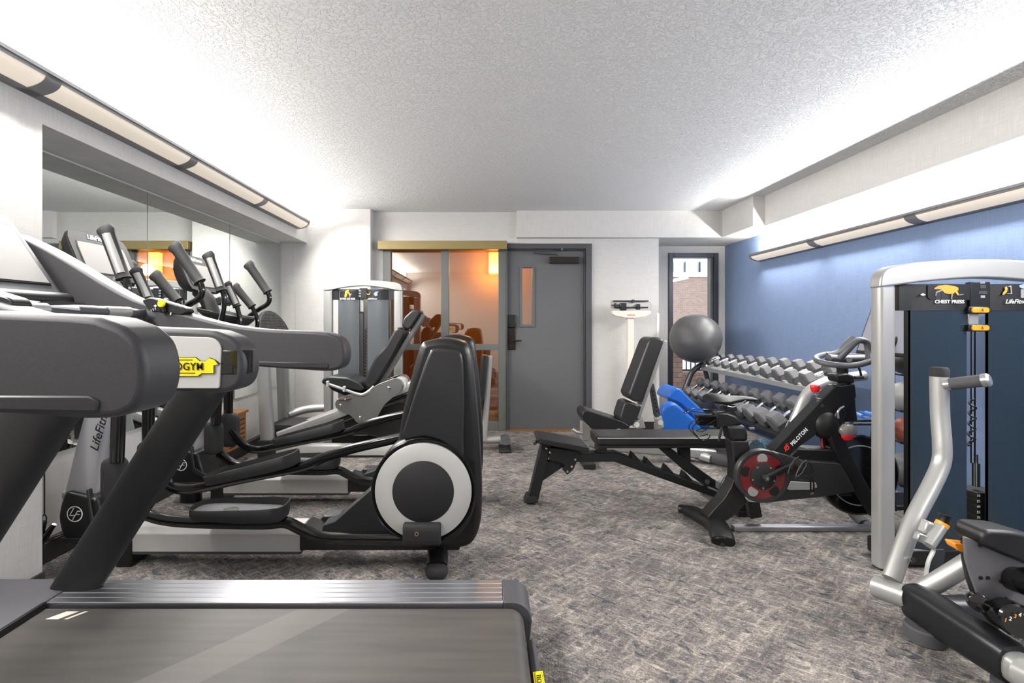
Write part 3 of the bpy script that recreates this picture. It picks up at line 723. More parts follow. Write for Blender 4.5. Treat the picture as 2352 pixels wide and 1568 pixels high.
    MB().tube([ct-v*.10-nrm*.05, ct-v*.20-nrm*.02, W(285, 745, 2.6)], .05, 12, r2=.06).build('console_neck', 'black_matte', r)
    tr = Vector((-1.80, YC, 1.28))
    MB().loft([[tr+Vector((.16*math.cos(a)*(abs(math.cos(a))**4+abs(math.sin(a))**4)**-.25*k, .15*math.sin(a)*(abs(math.cos(a))**4+abs(math.sin(a))**4)**-.25*k, z-.25*.16*math.cos(a))) for a in [2*PI*i/32 for i in range(32)]] for z, k in ((-.03, .8), (0, .98), (.02, 1), (.02, .9), (0, .85))]).build('cup_tray', 'black_matte', r)
    MB().obox(tr+Vector((.0, -.02, .10)), (.05, .15, .055), Matrix.Rotation(-.4, 3, 'Y')).build('reading_rack', 'charcoal', r, bevel=.01)
    # pedals, pedal arms, pods, rollers, swing arms
    def pedal(xa, xb, y0, y1, za, zb_, nm='pedal'):
        L = xb-xa; d = Vector((L, 0, zb_-za)).normalized(); up = Vector((-d.z, 0, d.x)); Ln = math.hypot(L, zb_-za)
        o = Vector((xa, (y0+y1)/2, za)); hw = (y1-y0)/2
        def ring(k, h, f=0):
            out = []
            for i in range(36):
                a = 2*PI*i/36; ca, sa = math.cos(a), math.sin(a); q = (abs(ca)**4+abs(sa)**4)**-.25
                px = Ln/2+Ln/2*ca*q*(1-.035*k); py = hw*sa*q*(1-.07*k)
                hh = h
                if f: hh = h+f*(.45+.55*max(0, min(1, (px/Ln)*1.0)))
                out.append(o+d*px+Vector((0, py, 0))+up*hh)
            return out
        t_ = MB().loft([ring(.7, -.02), ring(.2, 0), ring(0, .008, .040), ring(.45, .010, .040), ring(.7, .004), ]).build(nm, 'rubber', r, ang=60)
        MB().loft([ring(.9, .0045), ring(.95, .0075)]).build('tread_pad', 'rubber_grey', t_)
        mid = o+d*(Ln*.4)+up*.009
        Rl = Matrix((d, Vector((0, 0, 0))+up*0+Vector((0, 1, 0)).cross(d)*0, Vector((0, 1, 0)))).transposed()
        Rl = Matrix((d, -up, Vector((0, 1, 0)))).transposed()
        logo(t_, mid, .035, 'charcoal', rot=Rl)
    zpn = .305
    pedal((445-VX)*2.45/FPX, (660-VX)*2.45/FPX, 2.355, 2.545, .312, .300)
    Yf = 2.76
    a = W(478, 1098, Yf); b = W(686, 1052, Yf)
    pedal(a.x, b.x, Yf-.095, Yf+.095, a.z-.005, b.z-.005)
    def arm(px, Y, r1=.020, r2=.027):
        P = spline([W(q[0], q[1], Y) for q in px], 6); MB().tube(P, r2, 12, r2=r1, sq=3).build('pedal_arm', 'black_gloss', r)
    arm([(262, 1110), (300, 1158), (335, 1180), (380, 1193), (450, 1199), (600, 1202), (655, 1199), (690, 1214), (735, 1232), (800, 1236), (940, 1237)], 2.45)
    arm([(345, 1065), (372, 1098), (395, 1118), (430, 1124), (470, 1118), (560, 1098), (690, 1072), (750, 1048), (810, 1030), (860, 1018), (925, 1004)], Yf)
    MB().tube([W(927, 1224, 2.40), W(1013, 1224, 2.40)], .053, 20, r2=.035, sq=4).build('roller_cover', 'rubber', r, bevel=.008, ang=40)
    MB().lathe([(.010, 0), (.010, .003), (.006, .003), (.006, 0)], W(957, 1226, 2.362), (0, -1, 0), 16, True).build('roller_bolt', 'bronze', r)
    def pod(cx, cy, Y, h=50, wd=28):
        p = W(cx, cy, Y); k = Y/FPX
        MB().tube([p+Vector((0, 0, q*h*k)) for q in (-1, -.93, -.78, -.5, .5, .78, .93, 1)], [wd*k*q for q in (.45, .72, .93, 1, 1, .93, .72, .45)], 24, r2=[.036*q for q in (.7, .85, .96, 1, 1, .96, .85, .7)], sq=3).build('pivot_pod', 'rubber', r, ang=50)
    pod(264, 1100, 2.40); pod(345, 1062, 2.80)
    def swing(px, Y, r_=.017, r2=None):
        P = spline([W(q[0], q[1], Y) for q in px], 6); MB().tube(P, r_, 14, r2=r2).build('swing_arm', 'black_gloss', r)
    swing([(288, 640), (293, 660), (290, 700), (278, 760), (272, 850), (272, 960), (268, 1060)], 2.36)
    swing([(268, 1060), (272, 960), (272, 870)], 2.38, .034, .022)
    swing([(455, 642), (464, 662), (458, 684), (425, 705), (385, 740), (355, 800), (342, 900), (340, 1030)], 2.80)
    swing([(340, 1040), (341, 960), (343, 880)], 2.80, .034, .022)
    def hgrip(p, q, Y, r_, plate=True):
        a_, b_ = W(*p, Y), W(*q, Y); d = (b_-a_)
        MB().tube([a_-d*.02+Vector((-.006, 0, .004)), a_+d*.03, a_+d*.12, a_+d*.6, a_+d*.96, b_], [r_*1.25, r_*1.3, r_*1.05, r_, r_*1.0, r_*1.15], 16, r2=[r_*.9, r_*1.1, r_, r_, r_, r_*1.1]).build('handle_grip', 'rubber', r)
        if plate:
            n_ = Vector((.25, -1, .1)).normalized()
            MB().tube([a_+d*.10+n_*r_*.35+Vector((.003, 0, 0)), a_+d*.9+n_*r_*.35+Vector((.003, 0, 0))], r_*.72, 12, r2=r_*.78).build('pulse_plate', 'silver', r)
    hgrip((243, 528), (284, 640), 2.36, .030)
    hgrip((402, 566), (459, 648), 2.80, .030, False)
    hgrip((312, 622), (343, 690), 2.47, .025)
    hgrip((357, 632), (408, 692), 2.73, .027, False)
    swing([(343, 690), (352, 735), (345, 770), (300, 800)], 2.47, .015)
    swing([(408, 692), (424, 735), (410, 775), (340, 800)], 2.73, .015)
    MB().tube([W(300, 800, 2.40), W(330, 800, 2.80)], .03, 12).build('pivot_axle', 'black', r)
    MB().obox(W(285, 790, 2.6), (.12, .2, .2)).build('pivot_housing', 'black_matte', r, bevel=.03)
    return r
mat('charcoal_soft', '1a1a1c', .42, .05)
mat('silver_lilac', 'b4b4b9', .33, .55)
el = elliptical()
dup(el, Vector(el.location)+Vector((0, .87, 0)), 'second elliptical cross trainer, standing behind the front one and closer to the door', 'elliptical cross trainers')
# ================================================================== LEG PRESS
def coil(parent, top, bot, r_, turns, wire, name='coiled_cord', mt='black'):
    top, bot = Vector(top), Vector(bot); n = int(turns*10)
    P = [top+(bot-top)*i/n+Vector((r_*math.cos(2*PI*i/10), r_*math.sin(2*PI*i/10), 0)) for i in range(n+1)]
    MB().tube(P, wire, 6).build(name, mt, parent)
def flat(parent, pts, y, name, mt, Y=None, d=.0008):
    """thin printed shape on a surface facing -Y; pts in (x,z) metres or pixels at depth Y"""
    q = XZ(pts, Y) if Y else pts
    MB().prism(q, y-d, y).build(name, mt, parent, smooth=False)
def tower(r, cx, hw, y0, ztop, pw, gap, colr, hdr, kx, uw, title, dep=.20, wt=None):
    """arched weight tower: hw half width, pw panel width, gap half gap, kx arch thickness"""
    sh = .055*hw/.5
    # uprights
    for s in (-1, 1):
        xo = cx+s*hw; xi = cx+s*(hw-uw)
        MB().prism(rounded([(min(xo, xi), y0), (max(xo, xi), y0), (max(xo, xi), y0+.07), (min(xo, xi), y0+.07)], .022, 5), 0.012, ztop-.135*hw/.5, 'Z').build('upright', 'silver', r)
        MB().box(cx+s*(hw-uw/2)-uw*.4, cx+s*(hw-uw/2)+uw*.4, y0+.005, y0+.062, 0, .014).build('foot_pad', 'rubber', r)
    zu = ztop-.135*hw/.5
    out = [(-hw, zu), (-hw*.985, zu+.055*hw/.5), (-hw*.93, zu+.09*hw/.5), (-hw*.80, ztop-.026*hw/.5), (-hw*.5, ztop-.010*hw/.5), (0, ztop)]
    outl = [(cx+a, b) for a, b in out]+[(cx-a, b) for a, b in out[-2::-1]]
    inn = [(-hw, zu), (-hw+uw, zu+.010), (-hw*.5, zu+.032), (0, zu+kx)]
    inl = [(cx-a, b) for a, b in inn[:-1]]+[(cx, inn[-1][1])]+[(cx+a, b) for a, b in inn[-2::-1]]
    oo = [tuple(p) for p in spline(outl, 4)]; ii = [tuple(p) for p in spline(inl, 3)]
    MB().prism(oo+ii[1:-1], y0, y0+.075).build('top_arch', 'silver', r, bevel=.02, seg=4, ang=50)
    zt = zu+.018
    for s in (-1, 1):
        x0 = cx+s*gap; x1 = cx+s*(gap+pw); xm = (x0+x1)/2; a, b = min(x0, x1), max(x0, x1)
        n = 10; pf = [(a+(b-a)*i/n, y0+.035-.02*math.sin(PI*i/n)) for i in range(n+1)]; pb = [(x, y+.012) for x, y in pf[::-1]]
        MB().prism(pf+pb, .10, zt, 'Z').build('shroud_panel', colr, r)
        MB().box(b-.006 if s > 0 else a-.0, b if s > 0 else a+.006, y0+.035, y0+.075, .10, zt).build('panel_edge', 'black', r)
        MB().box(min(x0, x0+s*.004), max(x0, x0+s*.004), y0+.035, y0+.052, .10, zt).build('panel_edge', 'black', r)
        MB().prism([(x, y-.002) for x, y in pf]+[(x, y) for x, y in pf[::-1]], zt-hdr, zt-.003, 'Z').build('instruction_header', 'header', r)
        MB().box(min(x1, x1+s*.06), max(x1, x1+s*.06), y0+.03, y0+.06, zt-hdr, zt).build('header_bracket', 'black', r)
    MB().box(cx-gap+.004, cx+gap-.004, y0+.02, y0+.05, zt-hdr*.93, zt+.01).build('display_module', 'black', r, bevel=.003)
    MB().box(cx-hw+uw, cx+hw-uw, y0+.02, y0+dep, .015, .10).build('base_cover', 'black', r, bevel=.012)
    MB().box(cx-gap-.10, cx+gap+.10, y0+.25, y0+.30, .10, zt+.02).build('rear_column', 'silver', r, bevel=.01) if wt is None else None
    return zt
def legpress():
    YT = 5.05
    r = thing('leg_press_machine', 'seated leg press machine with black padded seat and smoked tower greyed by reflected white, before glazed screen', 'exercise machine', (-1.5, 4.8, 0))
    cx = (833-VX)*YT/FPX; hw = 91*YT/FPX
    gap = 9.5*YT/FPX; pw = 49*YT/FPX; ztop = CH+(VY-643)*YT/FPX
    zt = tower(r, cx, hw, YT, ztop, pw, gap, 'shroud_white_reflection', .108, .05, 20*YT/FPX, 'SEATED LEG PRESS')
    yh = YT+.012
    text('SEATED LEG PRESS', W(798, 686.5, yh), .019, 'white_print', r, bold=.0006)
    text('LifeFitness', W(855, 686, yh), .022, 'white_print', r, shear=.35, bold=.0005)
    for pts, mt in (([(791,682),(793,668),(800,665),(807,673),(803,678),(798,672),(797,680),(794,683)], 'orange_print'), ([(802,667),(808,674),(803,683),(802,680),(805,674),(800,668)], 'grey_print'),
                    ([(842,674),(848,675),(850,670),(851,671),(849,677),(843,676)], 'orange_print'), ([(858,675),(862,670),(870,669),(866,674),(868,678),(862,680)], 'blue_print')):
        flat(r, pts, yh-.001, 'diagram', mt, yh)
    flat(r, [(780, 667.5), (815.5, 667.5), (815.5, 668), (780.6, 668), (780.6, 683.5), (815.5, 683.5), (815.5, 684), (780, 684)], yh, 'diagram_border', 'grey_print', yh)
    for a in (664, 670, 676): flat(r, [(824, a+2), (829, a+2), (829, a+5), (824, a+5)], YT+.019, 'display_icon', 'grey_print', YT+.02)
    MB().box(*[(v-VX)*YT/FPX for v in (822, 832)], YT+.05, YT+.07, CH+(VY-716)*YT/FPX, zt-.10).build('selector_plate', 'silver', r)
    MB().box(*[(v-VX)*YT/FPX for v in (821, 831)], YT+.045, YT+.08, CH+(VY-719)*YT/FPX, CH+(VY-715)*YT/FPX).build('selector_stop', 'black', r)
    MB().cyl((cx-.01, YT+.08, .6), (cx-.01, YT+.08, 1.45), .004, 8).build('cable', 'black', r)
    coil(r, (cx+.015, YT+.06, 1.17), (cx+.0, YT+.06, .60), .010, 18, .004)
    MB().box(cx-gap+.006, cx+gap-.006, YT+.06, YT+.16, .10, .50).build('weight_stack', 'black', r, bevel=.002)
    sk = MB().box(*[(v-VX)*YT/FPX for v in (745, 752)], YT-.002, YT, CH+(VY-960)*YT/FPX, CH+(VY-945)*YT/FPX).build('warning_sticker', 'white_print', r)
    MB().box(*[(v-VX)*YT/FPX for v in (745, 752)], YT-.003, YT-.002, CH+(VY-948)*YT/FPX, CH+(VY-945)*YT/FPX).build('sticker_band', 'red_print', sk)
    Y0, Y1 = 4.58, 4.88
    def prism(px, a, b, nm, mt, bev=.012, Y=None, sp=0, cr=0, **k):
        q = px
        if sp: q = [tuple(p) for p in spline(px, sp, True)]
        q = XZ(q, Y or a)
        if cr: q = rounded(q, cr)
        return MB().prism(q, a, b).build(nm, mt, r, bevel=bev, seg=4, ang=50, **k)
    prism([(834, 880), (846, 850), (862, 818), (884, 795), (906, 756), (914, 751), (931, 757), (930, 768), (902, 822), (872, 872), (856, 892), (842, 893)], Y0, Y1, 'backrest', 'vinyl', .025, cr=.03)
    prism([(923, 746), (926, 731), (945, 713), (957, 710), (966, 714), (964, 722), (945, 752), (936, 757), (926, 752)], Y0+.02, Y1-.02, 'headrest', 'vinyl', .02, cr=.03)
    for y in (Y0+.04, Y1-.04): MB().tube([W(973, 722, Y0+.1), W(930, 790, Y0+.1), W(872, 885, Y0+.1)], .028, 12, r2=.03, sq=4).build('back_support', 'silver', r)
    prism([(737, 879), (741, 869), (757, 864), (800, 867), (826, 878), (836, 892), (830, 899), (790, 893), (750, 886)], Y0-.02, Y1+.02, 'seat', 'vinyl', .025, cr=.02)
    prism([(752, 885), (790, 896), (835, 900), (842, 906), (820, 914), (790, 908), (762, 896)], Y0+.03, Y1-.03, 'seat_shell', 'black', .01)
    MB().tube(spline([W(752, 881, Y0-.05), W(766, 886, Y0-.05), W(795, 896, Y0-.05), W(828, 906, Y0-.05), W(846, 899, Y0-.05), W(858, 888, Y0)], 5), .014, 10).build('seat_rail', 'silver', r)
    for p in ((753, 881), (791, 893)): MB().obox(W(p[0], p[1], Y0-.055), (.022, .04, .05)).build('rail_clamp', 'silver_light', r, bevel=.004)
    prism([(855, 890), (868, 882), (905, 868), (919, 870), (926, 883), (921, 899), (903, 912), (882, 930), (868, 955), (852, 972), (820, 971), (808, 956), (790, 946), (773, 939), (768, 926), (776, 915), (800, 906), (842, 904)], Y0-.05, Y0-.03, 'side_plate', 'steel_plate', .003, cr=.02)
    prism([(855, 890), (868, 882), (905, 868), (919, 870), (926, 883), (921, 899), (903, 912), (882, 930), (868, 955), (852, 972), (820, 971), (808, 956), (790, 946), (773, 939), (768, 926), (776, 915), (800, 906), (842, 904)], Y1+.03, Y1+.05, 'side_plate', 'steel_plate', .003, cr=.02, Y=Y0-.05)
    for p in ((782, 931), (893, 891), (827, 959)): MB().lathe([(.016, 0), (.016, .008), (.010, .012), (0, .012)], W(p[0], p[1], Y0-.05), (0, -1, 0), 14).build('bolt', 'chrome', r)
    MB().cyl(W(912, 884, Y0-.03), W(912, 884, Y0-.03)+Vector((0, .36, 0)), .062, 24).build('pivot_barrel', 'silver', r)
    MB().lathe([(.05, 0), (.066, .0), (.066, .05), (.05, .05)], W(918, 882, Y0-.02), (.3, 1, 0), 24).build('pivot_collar', 'silver_light', r)
    MB().tube([W(776, 917, Y0-.06), W(798, 917, Y0-.06), W(810, 914, Y0-.04)], .007, 8).build('adjust_lever', 'black', r)
    for x in (776, 792): MB().cyl(W(x, 917, Y0-.06), W(x+2, 917, Y0-.06), .009, 10).build('lever_ring', 'orange', r)
    for y in (Y0+.02, Y1-.02):
        MB().tube([W(640, 1002, Y0), W(780, 950, Y0), W(950, 884, Y0)] if y < 4.7 else [q+Vector((0, .26, 0)) for q in (W(640, 1002, Y0), W(780, 950, Y0), W(950, 884, Y0))], .045, 14, r2=.03, sq=3).build('guide_rail', 'silver', r)
        d = 0 if y < 4.7 else .26
        MB().tube([W(650, 1012, Y0)+Vector((0, d, 0)), W(955, 900, Y0)+Vector((0, d, 0))], .03, 12, r2=.034, sq=3).build('rail_channel', 'black_gloss', r)
    MB().tube([W(600, 1032, 4.62), W(900, 1032, 4.62), W(1010, 1032, 4.62)], .055, 14, r2=.05, sq=4).build('base_beam', 'silver_light', r)
    MB().box(-1.35, -.55, 4.58, 4.66, .0, .03).build('beam_foot', 'rubber', r, bevel=.004)
    prism([(770, 950), (870, 925), (935, 930), (935, 1010), (880, 1010), (790, 985)], 4.66, 4.90, 'linkage_cover', 'black', .02)
    MB().tube([W(905, 900, 4.95), W(905, 1010, 4.95)], .03, 10).build('support_post', 'silver', r)
    # foot plate on two posts, black step
    for Y, a, b, c in ((4.56, 604, 607, 615), (4.98, 647, 650, 655)):
        MB().tube([W(a, 780, Y), W(b, 870, Y), W(c, 1010 if Y < 4.7 else 985, Y)], [.055, .058, .062], 16, r2=.05, sq=3).build('plate_post', 'silver', r)
    for Y, c in ((4.56, 615), (4.98, 655)): MB().box((c-VX)*Y/FPX-.07, (c-VX)*Y/FPX+.07, Y-.06, Y+.06, 0, CH-((1010 if Y < 4.7 else 985)-VY)*Y/FPX+.01).build('post_foot', 'rubber', r, bevel=.01)
    cp = Vector((-2.0, 4.76, 1.09)); n_ = Vector((.95, 0, .3)).normalized(); up = Vector((-.3, 0, .95)).normalized()
    rings = [[cp+n_*d+Vector((0, 1, 0))*.34*k*math.cos(2*PI*i/40)*(1)+up*.27*k*math.sin(2*PI*i/40) for i in range(40)] for d, k in ((-.02, .95), (-.01, 1), (.01, 1), (.02, .97))]
    fp = MB().loft(rings).build('foot_plate', 'rubber', r)
    dm = MB()
    for i in range(-8, 9):
        for j in range(-8, 9):
            if (i*.036/.31)**2+(j*.028/.24)**2 < 1 and abs(i) > 0: dm.obox(cp+n_*.0215+Vector((0, 1, 0))*i*.036+up*(j*.028), (.004, .02, .01), Matrix((n_, Vector((0, 1, 0)), up)).transposed())
    o = dm.build('grip_studs', 'black', fp, smooth=False); o['kind'] = 'stuff'
    MB().box(-1.99, -1.68, 4.58, 4.95, .26, .30).build('step', 'rubber', r, bevel=.006)
    MB().box(-1.90, -1.74, 4.68, 4.86, 0, .26).build('step_post', 'black', r, bevel=.006)
    MB().tube(spline([W(665, 952, 4.98), W(690, 943, 5.02), W(715, 938, 5.06), W(745, 936, 5.09)], 5), .04, 14).build('link_tube', 'silver', r)
legpress()
# upright pad with a capped foot beside the screen
def padpost():
    Y = 4.86
    r = thing('upright_bench', 'narrow upright silver-framed black pad with rubber-capped foot, behind the cross trainers near door', 'exercise bench', (0, Y, 0))
    MB().tube([W(1124, 817, Y), W(1119, 900, Y), W(1111, 1010, Y)], .032, 14, r2=.05, sq=4).build('frame_post', 'silver', r)
    MB().tube([W(1114, 815, Y), W(1113, 822, Y), W(1105, 900, Y), W(1100, 950, Y)], [.03, .04, .04, .02], 16, r2=[.09, .12, .12, .1], sq=3).build('pad', 'vinyl', r)
    MB().tube([W(1030, 1010, Y), W(1150, 1010, Y)], .035, 14).build('base_tube', 'silver', r)
    MB().tube([W(1162, 1012, Y-.15), W(1160, 1006, Y+.2)], .045, 16, r2=.04, sq=3).build('cross_foot', 'rubber_grey', r)
    MB().box(-.35, -.25, Y-.1, Y+.1, 0, .06).build('rear_foot', 'rubber', r, bevel=.01)
    MB().box(.12, .24, Y-.13, Y+.15, 0, .02).build('foot_cap', 'rubber', r, bevel=.005)
padpost()
# ================================================================== CHEST PRESS
def chestpress():
    YT = 2.476
    r = thing('chest_press_machine', 'large chest press machine at the right edge with orange buttons and dark smoked tower tinted with reflected blue', 'exercise machine', (2.4, 2.3, 0))
    cx, hw = 2.463, .515
    ztop = CH+(VY-595)*YT/FPX
    zt = tower(r, cx, hw, YT, ztop, .283, .054, 'shroud_wall_reflection', .132, .048, .082, 'CHEST PRESS', wt=1)
    yh = YT+.014
    text('CHEST PRESS', W(2181, 693, yh-.004), .023, 'white_print', r, bold=.0005, sx=1.1)
    text('LifeFitness', W(2338, 692.5, yh-.004), .030, 'white_print', r, shear=.35, bold=.0003)
    yf = yh+.001
    flat(r, [(2131,654),(2228,652),(2228,688.5),(2137,688.5),(2131,682)], yf, 'diagram_panel', 'black', yh)
    for pts, mt in (([(2145,662),(2155,656),(2172,654),(2180,655),(2192,657),(2200,660),(2201,666),(2198,667),(2202,677),(2199,678),(2193,670),(2190,674),(2178,675),(2168,672),(2164,665),(2155,663),(2146,664)], 'orange_print'),
                    ([(2149,670),(2162,665),(2166,667),(2163,669),(2151,672),(2150,679),(2148,679)], 'grey_print'), ([(2185,674),(2188,674),(2186,687),(2184,687)], 'grey_print'), ([(2160,668),(2163,668),(2165,686),(2163,686)], 'charcoal'), ([(2202,676),(2213,675),(2213,676),(2203,678)], 'grey_print'),
                    ([(2303,672),(2308,666),(2307,660),(2311,657),(2314,662),(2312,670),(2306,676),(2302,677)], 'orange_print'), ([(2313,658),(2322,655),(2324,675),(2312,675),(2312,674),(2321,673),(2320,659)], 'grey_print'),
                    ([(2340,655),(2352,652),(2364,656),(2360,664),(2346,662),(2341,659)], 'blue_print'), ([(2344,664),(2356,664),(2352,670),(2356,684),(2344,684)], 'grey_print'),
                    ([(2113,677),(2119,673),(2126,677),(2120,679)], 'cream')):
        flat(r, pts, yf-.002, 'diagram', mt, yh)
    for a, b, c, d, mt in ((2251, 646, 2262, 651, 'grey_print'), (2251, 654, 2264, 662, 'steel_dark'), (2248, 668, 2267, 675, 'steel_dark'), (2252, 678, 2262, 684, 'grey_print')):
        flat(r, [(a, b), (c, b), (c, d), (a, d)], YT+.0195, 'display_icon', mt, YT+.02)
    # add-on weight buttons
    for y in (712, 753):
        MB().box(*[(v-VX)*YT/FPX for v in (2231, 2279)], YT+.012, YT+.06, CH+(VY-y-8)*YT/FPX, CH+(VY-y+8)*YT/FPX).build('button_bracket', 'black', r, bevel=.003)
        q = rounded(XZ([(2236, y-6), (2276, y-6), (2276, y+6), (2236, y+6)], YT), .012, 6)
        b = MB().prism(q, YT+.006, YT+.014).build('weight_button', 'orange', r, bevel=.002)
        text('-5', W(2256, y, YT+.004), .02, 'black_print', b, 'lettering')
    MB().box(*[(v-VX)*YT/FPX for v in (2238, 2262)], YT+.03, YT+.06, CH+(VY-745)*YT/FPX, CH+(VY-705)*YT/FPX).build('button_mount', 'silver', r, bevel=.003)
    yw = YT+.13
    cw = (2251-VX)*yw/FPX
    for x in (cw-.047, cw-.027): MB().cyl((x, yw, .50), (x, yw, zt), .0035, 8).build('cable', 'black', r)
    coil(r, ((2234-VX)*(YT+.09)/FPX, YT+.09, .84), ((2231-VX)*(YT+.09)/FPX, YT+.09, .60), .013, 4.5, .0055)
    xs = (2242-VX)*yw/FPX
    MB().cyl((xs, yw, .38), (xs, yw, .50), .017, 18).cyl((xs, yw, .50), (xs, yw, .545), .009, 12).build('selector_rod', 'chrome', r)
    z = .36; k = 0
    for i in range(11):
        p = MB().box(cw-.065, cw+.065, yw-.05, yw+.08, z-.026, z).build('weight_plate', 'black_matte', r, bevel=.0015)
        a = str(10+15*i); text(a, (cw-.058, yw-.0515, z-.013), .018, 'white_print', p, 'number')
        text(str(int((10+15*i)*.4536)), (cw+.004, yw-.0515, z-.015), .017, 'white_print', p, 'number')
        z -= .028
        if z < .11: break
    # press arm
    A = [W(2157, 856, 2.26), W(2159, 950, 2.25), W(2164, 1020, 2.23), W(2161, 1065, 2.22), W(2138, 1118, 2.20), W(2096, 1200, 2.16), W(2048, 1330, 2.09)]
    MB().tube(spline(A, 6), .0345, 20).build('press_arm', 'silver', r)
    MB().tube([W(2157, 864, 2.26), W(2157, 848, 2.26), W(2157, 843, 2.26)], [.0365, .0365, .03], 20).build('arm_cap', 'rubber', r)
    a, b = W(2170, 883, 2.24), W(2272, 872, 2.12)
    d = b-a
    MB().tube([a, a+d*.14], [.030, .026], 18).build('grip_collar', 'chrome_soft', r)
    MB().tube([a+d*.12, a+d*.86], .0262, 20).build('hand_grip', 'rubber_grey', r)
    MB().tube([a+d*.85, a+d*.98, a+d*1.03], [.029, .029, .022], 20).build('grip_end', 'chrome_soft', r)
    MB().tube([W(2014, 1347, 2.14), W(2052, 1360, 2.08), W(2090, 1374, 2.02)], .046, 24).build('pivot_tube', 'silver', r)
    # lock pin assembly
    MB().tube([W(2163, 1205, 2.04), W(2132, 1252, 2.02)], .0225, 18).build('lock_barrel', 'silver', r)
    MB().cyl(W(2166, 1200, 2.04), W(2161, 1208, 2.04), .0235).build('lock_ring', 'orange', r)
    MB().tube([W(2164, 1204, 2.04), W(2170, 1190, 2.04), W(2172, 1182, 2.04)], [.019, .019, .022], 16).build('lock_knob', 'black', r)
    MB().obox(W(2131, 1212, 2.06), (.05, .04, .055), Matrix.Rotation(.35, 3, 'Y')).build('lock_block', 'silver', r, bevel=.008)
    MB().obox(W(2117, 1235, 2.04), (.055, .03, .035), Matrix.Rotation(.35, 3, 'Y')).build('lock_tab', 'chrome_soft', r, bevel=.006)
    MB().prism(XZ([tuple(p) for p in rounded([(2134, 1253), (2146, 1262), (2172, 1262), (2168, 1290), (2160, 1316), (2126, 1338), (2126, 1308), (2134, 1282), (2140, 1266)], 4)], 2.05), 2.05, 2.058).build('lock_bracket', 'steel_dark', r, bevel=.002)
    MB().tube(spline([W(2134, 1252, 2.045), W(2144, 1263, 2.045), W(2134, 1285, 2.045), W(2128, 1310, 2.045), W(2126, 1338, 2.045)], 5), .005, 8, r2=.010).build('bracket_edge', 'silver_light', r)
    MB().cyl(W(2078, 1279, 2.12), W(2098, 1285, 2.06), .010, 14).build('stop_pin', 'chrome', r)
    # frame tubes, fairing
    MB().tube([W(2095, 1368, 2.05), W(2150, 1338, 2.0), W(2245, 1280, 1.95)], .036, 20).build('link_tube', 'silver', r)
    MB().tube([(1.74, 1.93, .115), (2.0, 1.90, .135), (2.3, 1.88, .14)], .055, 20, r2=.05, sq=2.6).build('cross_tube', 'steel_dark', r)
    MB().tube([(1.728, 2.035, .10), (1.728, 2.02, .105), (1.728, 1.95, .108), (1.722, 1.85, .112), (1.712, 1.72, .12), (1.705, 1.63, .125), (1.705, 1.615, .125)], [.046, .056, .060, .060, .058, .056, .052], 28, r2=[.058, .070, .074, .072, .068, .064, .060], up=(0, 0, 1), sq=3.0).build('beam_fairing', 'black_sheen', r)
    MB().tube([(1.705, 1.64, .12), (1.70, 1.50, .12), (1.69, 1.35, .12)], .044, 20, r2=.048, up=(0, 0, 1), sq=3).build('base_beam', 'silver', r)
    MB().tube([W(2352, 1548, 1.50), W(2440, 1590, 1.40)], .045, 18).build('seat_frame_tube', 'silver', r)
    p = W(2124, 1462, 1.94)
    MB().lathe([(.05, 0), (.066, .004), (.066, .05), (.06, .056), (0, .056)], (p.x, p.y, 0), (0, 0, 1), 32).build('rubber_foot', 'rubber_grey', r)
    MB().cyl((p.x, p.y, .05), (p.x+.02, p.y-.02, .12), .03).build('foot_stem', 'black', r)
    p = W(2290, 1568, 1.66); MB().lathe([(.05, 0), (.06, .004), (.06, .05), (0, .056)], (p.x+.03, p.y-.03, 0), (0, 0, 1), 32).build('rubber_foot', 'rubber_grey', r)
    # seat
    sp = XZ([tuple(q) for q in rounded([(2186, 1222), (2192, 1188), (2260, 1192), (2352, 1220), (2460, 1262), (2460, 1322), (2352, 1280), (2300, 1264), (2240, 1246)], 20)], 1.80)
    MB().prism(sp, 1.69, 1.80).build('seat', 'vinyl', r, bevel=.028, seg=5, ang=50)
    Y = 1.66
    pf = XZ([tuple(q) for q in rounded([(2226, 1236), (2250, 1246), (2320, 1280), (2440, 1330), (2440, 1460), (2330, 1432), (2288, 1424), (2262, 1383), (2242, 1330), (2230, 1290)], 6)], 1.70)
    MB().prism(pf, 1.715, 1.727).build('side_plate', 'plate_grey', r, bevel=.003)
    MB().tube(spline([W(2224, 1243, 1.75), W(2226, 1290, 1.75), W(2239, 1345, 1.75), (W(2260, 1393, 1.75)), W(2286, 1430, 1.75)], 6), .011, 8, r2=.03).build('plate_rim', 'black', r)
    for x, y in ((2250, 1252), (2252, 1326), (2268, 1326), (2298, 1334), (2310, 1375), (2282, 1404)): MB().lathe([(.0065, 0), (.006, .004), (0, .005)], W(x, y, 1.715), (0, -1, 0), 12).build('bolt', 'black', r)
    lv = XZ([tuple(q) for q in rounded([(2180, 1242), (2197, 1244), (2218, 1246), (2229, 1256), (2235, 1271), (2216, 1271), (2206, 1266), (2188, 1256)], 5)], 1.78)
    MB().prism(lv, 1.76, 1.80).build('adjust_lever', 'orange', r, bevel=.006, seg=3)
